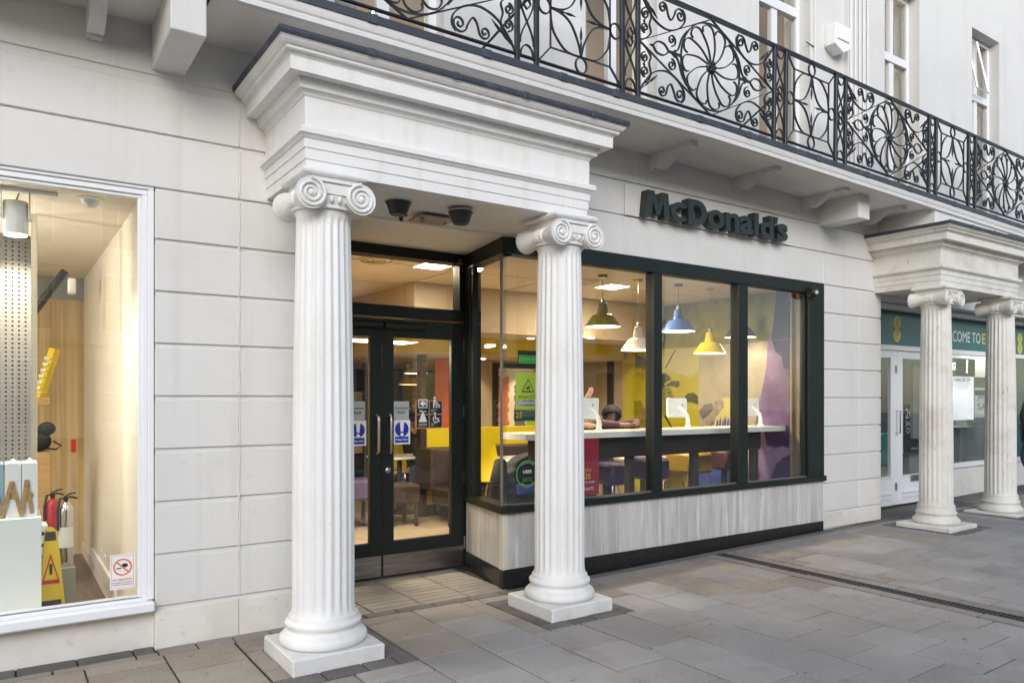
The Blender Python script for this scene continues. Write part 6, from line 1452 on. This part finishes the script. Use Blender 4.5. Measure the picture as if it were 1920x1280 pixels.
s1 = thing('stool', 'stool under the diner with head on folded arms', 'stool', (hx, 6.92, 0), 'stools at the high counter'); MB().cbox(hx - .17, 6.76, .58, hx + .17, 7.08, .80, .03).build('seat', M['mustard_seat'], s1); m = MB(); m.lathe([(.2, .012), (.2, .025), (.03, .035), (.03, .58)], (hx, 6.92, 0), 16); m.build('pedestal', M['brown'], s1)
x = xY(776, 10.8); person('seated diner seen small through the right door glass', sitting(x, 10.8, .46, pi, .1), M['skin_a'], M['black_cloth'], M['denim'], M['hair'], 'seated diners')
x = xY(840, 8.45); person('dark haired diner sitting behind the yellow divider', sitting(x, 9.1, .46, .3, .1), M['skin_b'], M['black_cloth'], M['denim'], M['hair'], 'seated diners')
# pedestrian at the right edge: only the arm and hand reach into the picture
def standing(x, y, z0, rz):
    R = Matrix.Rotation(rz, 3, 'Z'); W_ = lambda a, b, c: tuple(Vector((x, y, z0)) + R @ Vector((a, b, c)))
    J = dict(pelvis=W_(0, 0, .95), chest=W_(0, -.01, 1.32), neck=W_(0, 0, 1.48), chin=W_(0, -.03, 1.54), skull=W_(0, -.02, 1.64), crown=W_(0, 0, 1.70), face=W_(0, -.5, 1.62))
    for s, sx in (('l', -1), ('r', 1)):
        J['shoulder' + s] = W_(sx * .19, 0, 1.40); J['elbow' + s] = W_(sx * .27, .02 * sx, 1.12); J['wrist' + s] = W_(sx * .29, -.12, .90); J['palm' + s] = W_(sx * .29, -.15, .83)
        J['hip' + s] = W_(sx * .10, 0, .90); J['knee' + s] = W_(sx * .11, -.02 - .12 * sx, .50); J['ankle' + s] = W_(sx * .11, .10 * sx, .09); J['toe' + s] = W_(sx * .12, .10 * sx - .14, .045)
    return J
px0 = xY(1915, 5.0) + .17
JP = standing(px0 + .30, 5.0, G(px0 + .3), 0.0); xp, zp_ = px0 + .30, G(px0 + .3)
JP['elbowl'] = (xp - .36, 5.02, zp_ + 1.14); JP['wristl'] = (xp - .46, 4.92, zp_ + .93); JP['palml'] = (xp - .48, 4.90, zp_ + .86)
person('pedestrian in a black jacket at the right edge, only an arm showing', JP, M['skin_a'], M['black_cloth'], M['denim'], M['hair'])
# ------------------------------------------------------------------ terrace across the street, seen only as a reflection in the glass
op = thing('opposite_terrace', 'cream terrace across the street seen reflected in the shop windows', 'building', (6, -11, 0))
OY = -24.0
m = MB(); m.box(-26, OY - 1, 0, 34, OY, .5); m.box(-26, OY - 1, 3.1, 34, OY, 4.2); m.box(-26, OY - 1, 6.6, 34, OY, 7.6); m.box(-26, OY - 1, 9.4, 34, OY, 10.6); m.box(-26, OY - 1, 10.6, 34, OY + .5, 10.9)
wx = [-25 + 2.9 * i for i in range(21)]
for x in wx: m.box(x + .65, OY - 1, .5, x + 2.25, OY, 3.1); m.box(x + .65, OY - 1, 4.2, x + 2.25, OY, 6.6); m.box(x + .65, OY - 1, 7.6, x + 2.25, OY, 9.4)
m.build('wall', M['opp_wall'], op)
MB().box(-26, OY, 6.75, 34, OY + .22, 6.95).build('string_course', M['opp_wall'], op); MB().box(-26, OY, 3.7, 34, OY + .8, 3.9).build('balcony_slab', M['opp_wall'], op)
fm = MB(); w_, h_ = 1.30, 2.4
for a, b, c, d in ((-.65, 0, -.58, h_), (.58, 0, .65, h_), (-.58, 0, .58, .08), (-.58, h_ - .08, .58, h_), (-.03, .08, .03, h_ - .08), (-.58, h_ * .5 - .03, -.03, h_ * .5 + .03), (.03, h_ * .5 - .03, .58, h_ * .5 + .03)): fm.box(a, -.06, b, c, 0, d)
fme = fm.mesh('window', mat=M['upvc']); gme = MB().box(-.6, -.10, .05, .6, -.07, h_ - .05).mesh('pane', mat=M['opp_glass']); b0 = WLOC[op.name]
for x in wx:
    for z, s in ((.5, 2.6 / 2.4), (4.2, 1.0), (7.6, .75)):
        if x < -8 or x > 22: continue
        o = bpy.data.objects.new('window', fme); COL.objects.link(o); o.parent = op; o.location = (x - .0 - b0[0], OY - .1 - b0[1], z - b0[2]); o.scale = (1, 1, s)
        q = bpy.data.objects.new('pane', gme); COL.objects.link(q); q.parent = o
MB().box(-26, OY - 1.2, .3, 34, OY - .9, 9.6).build('inner_wall', M['dark_room'], op)
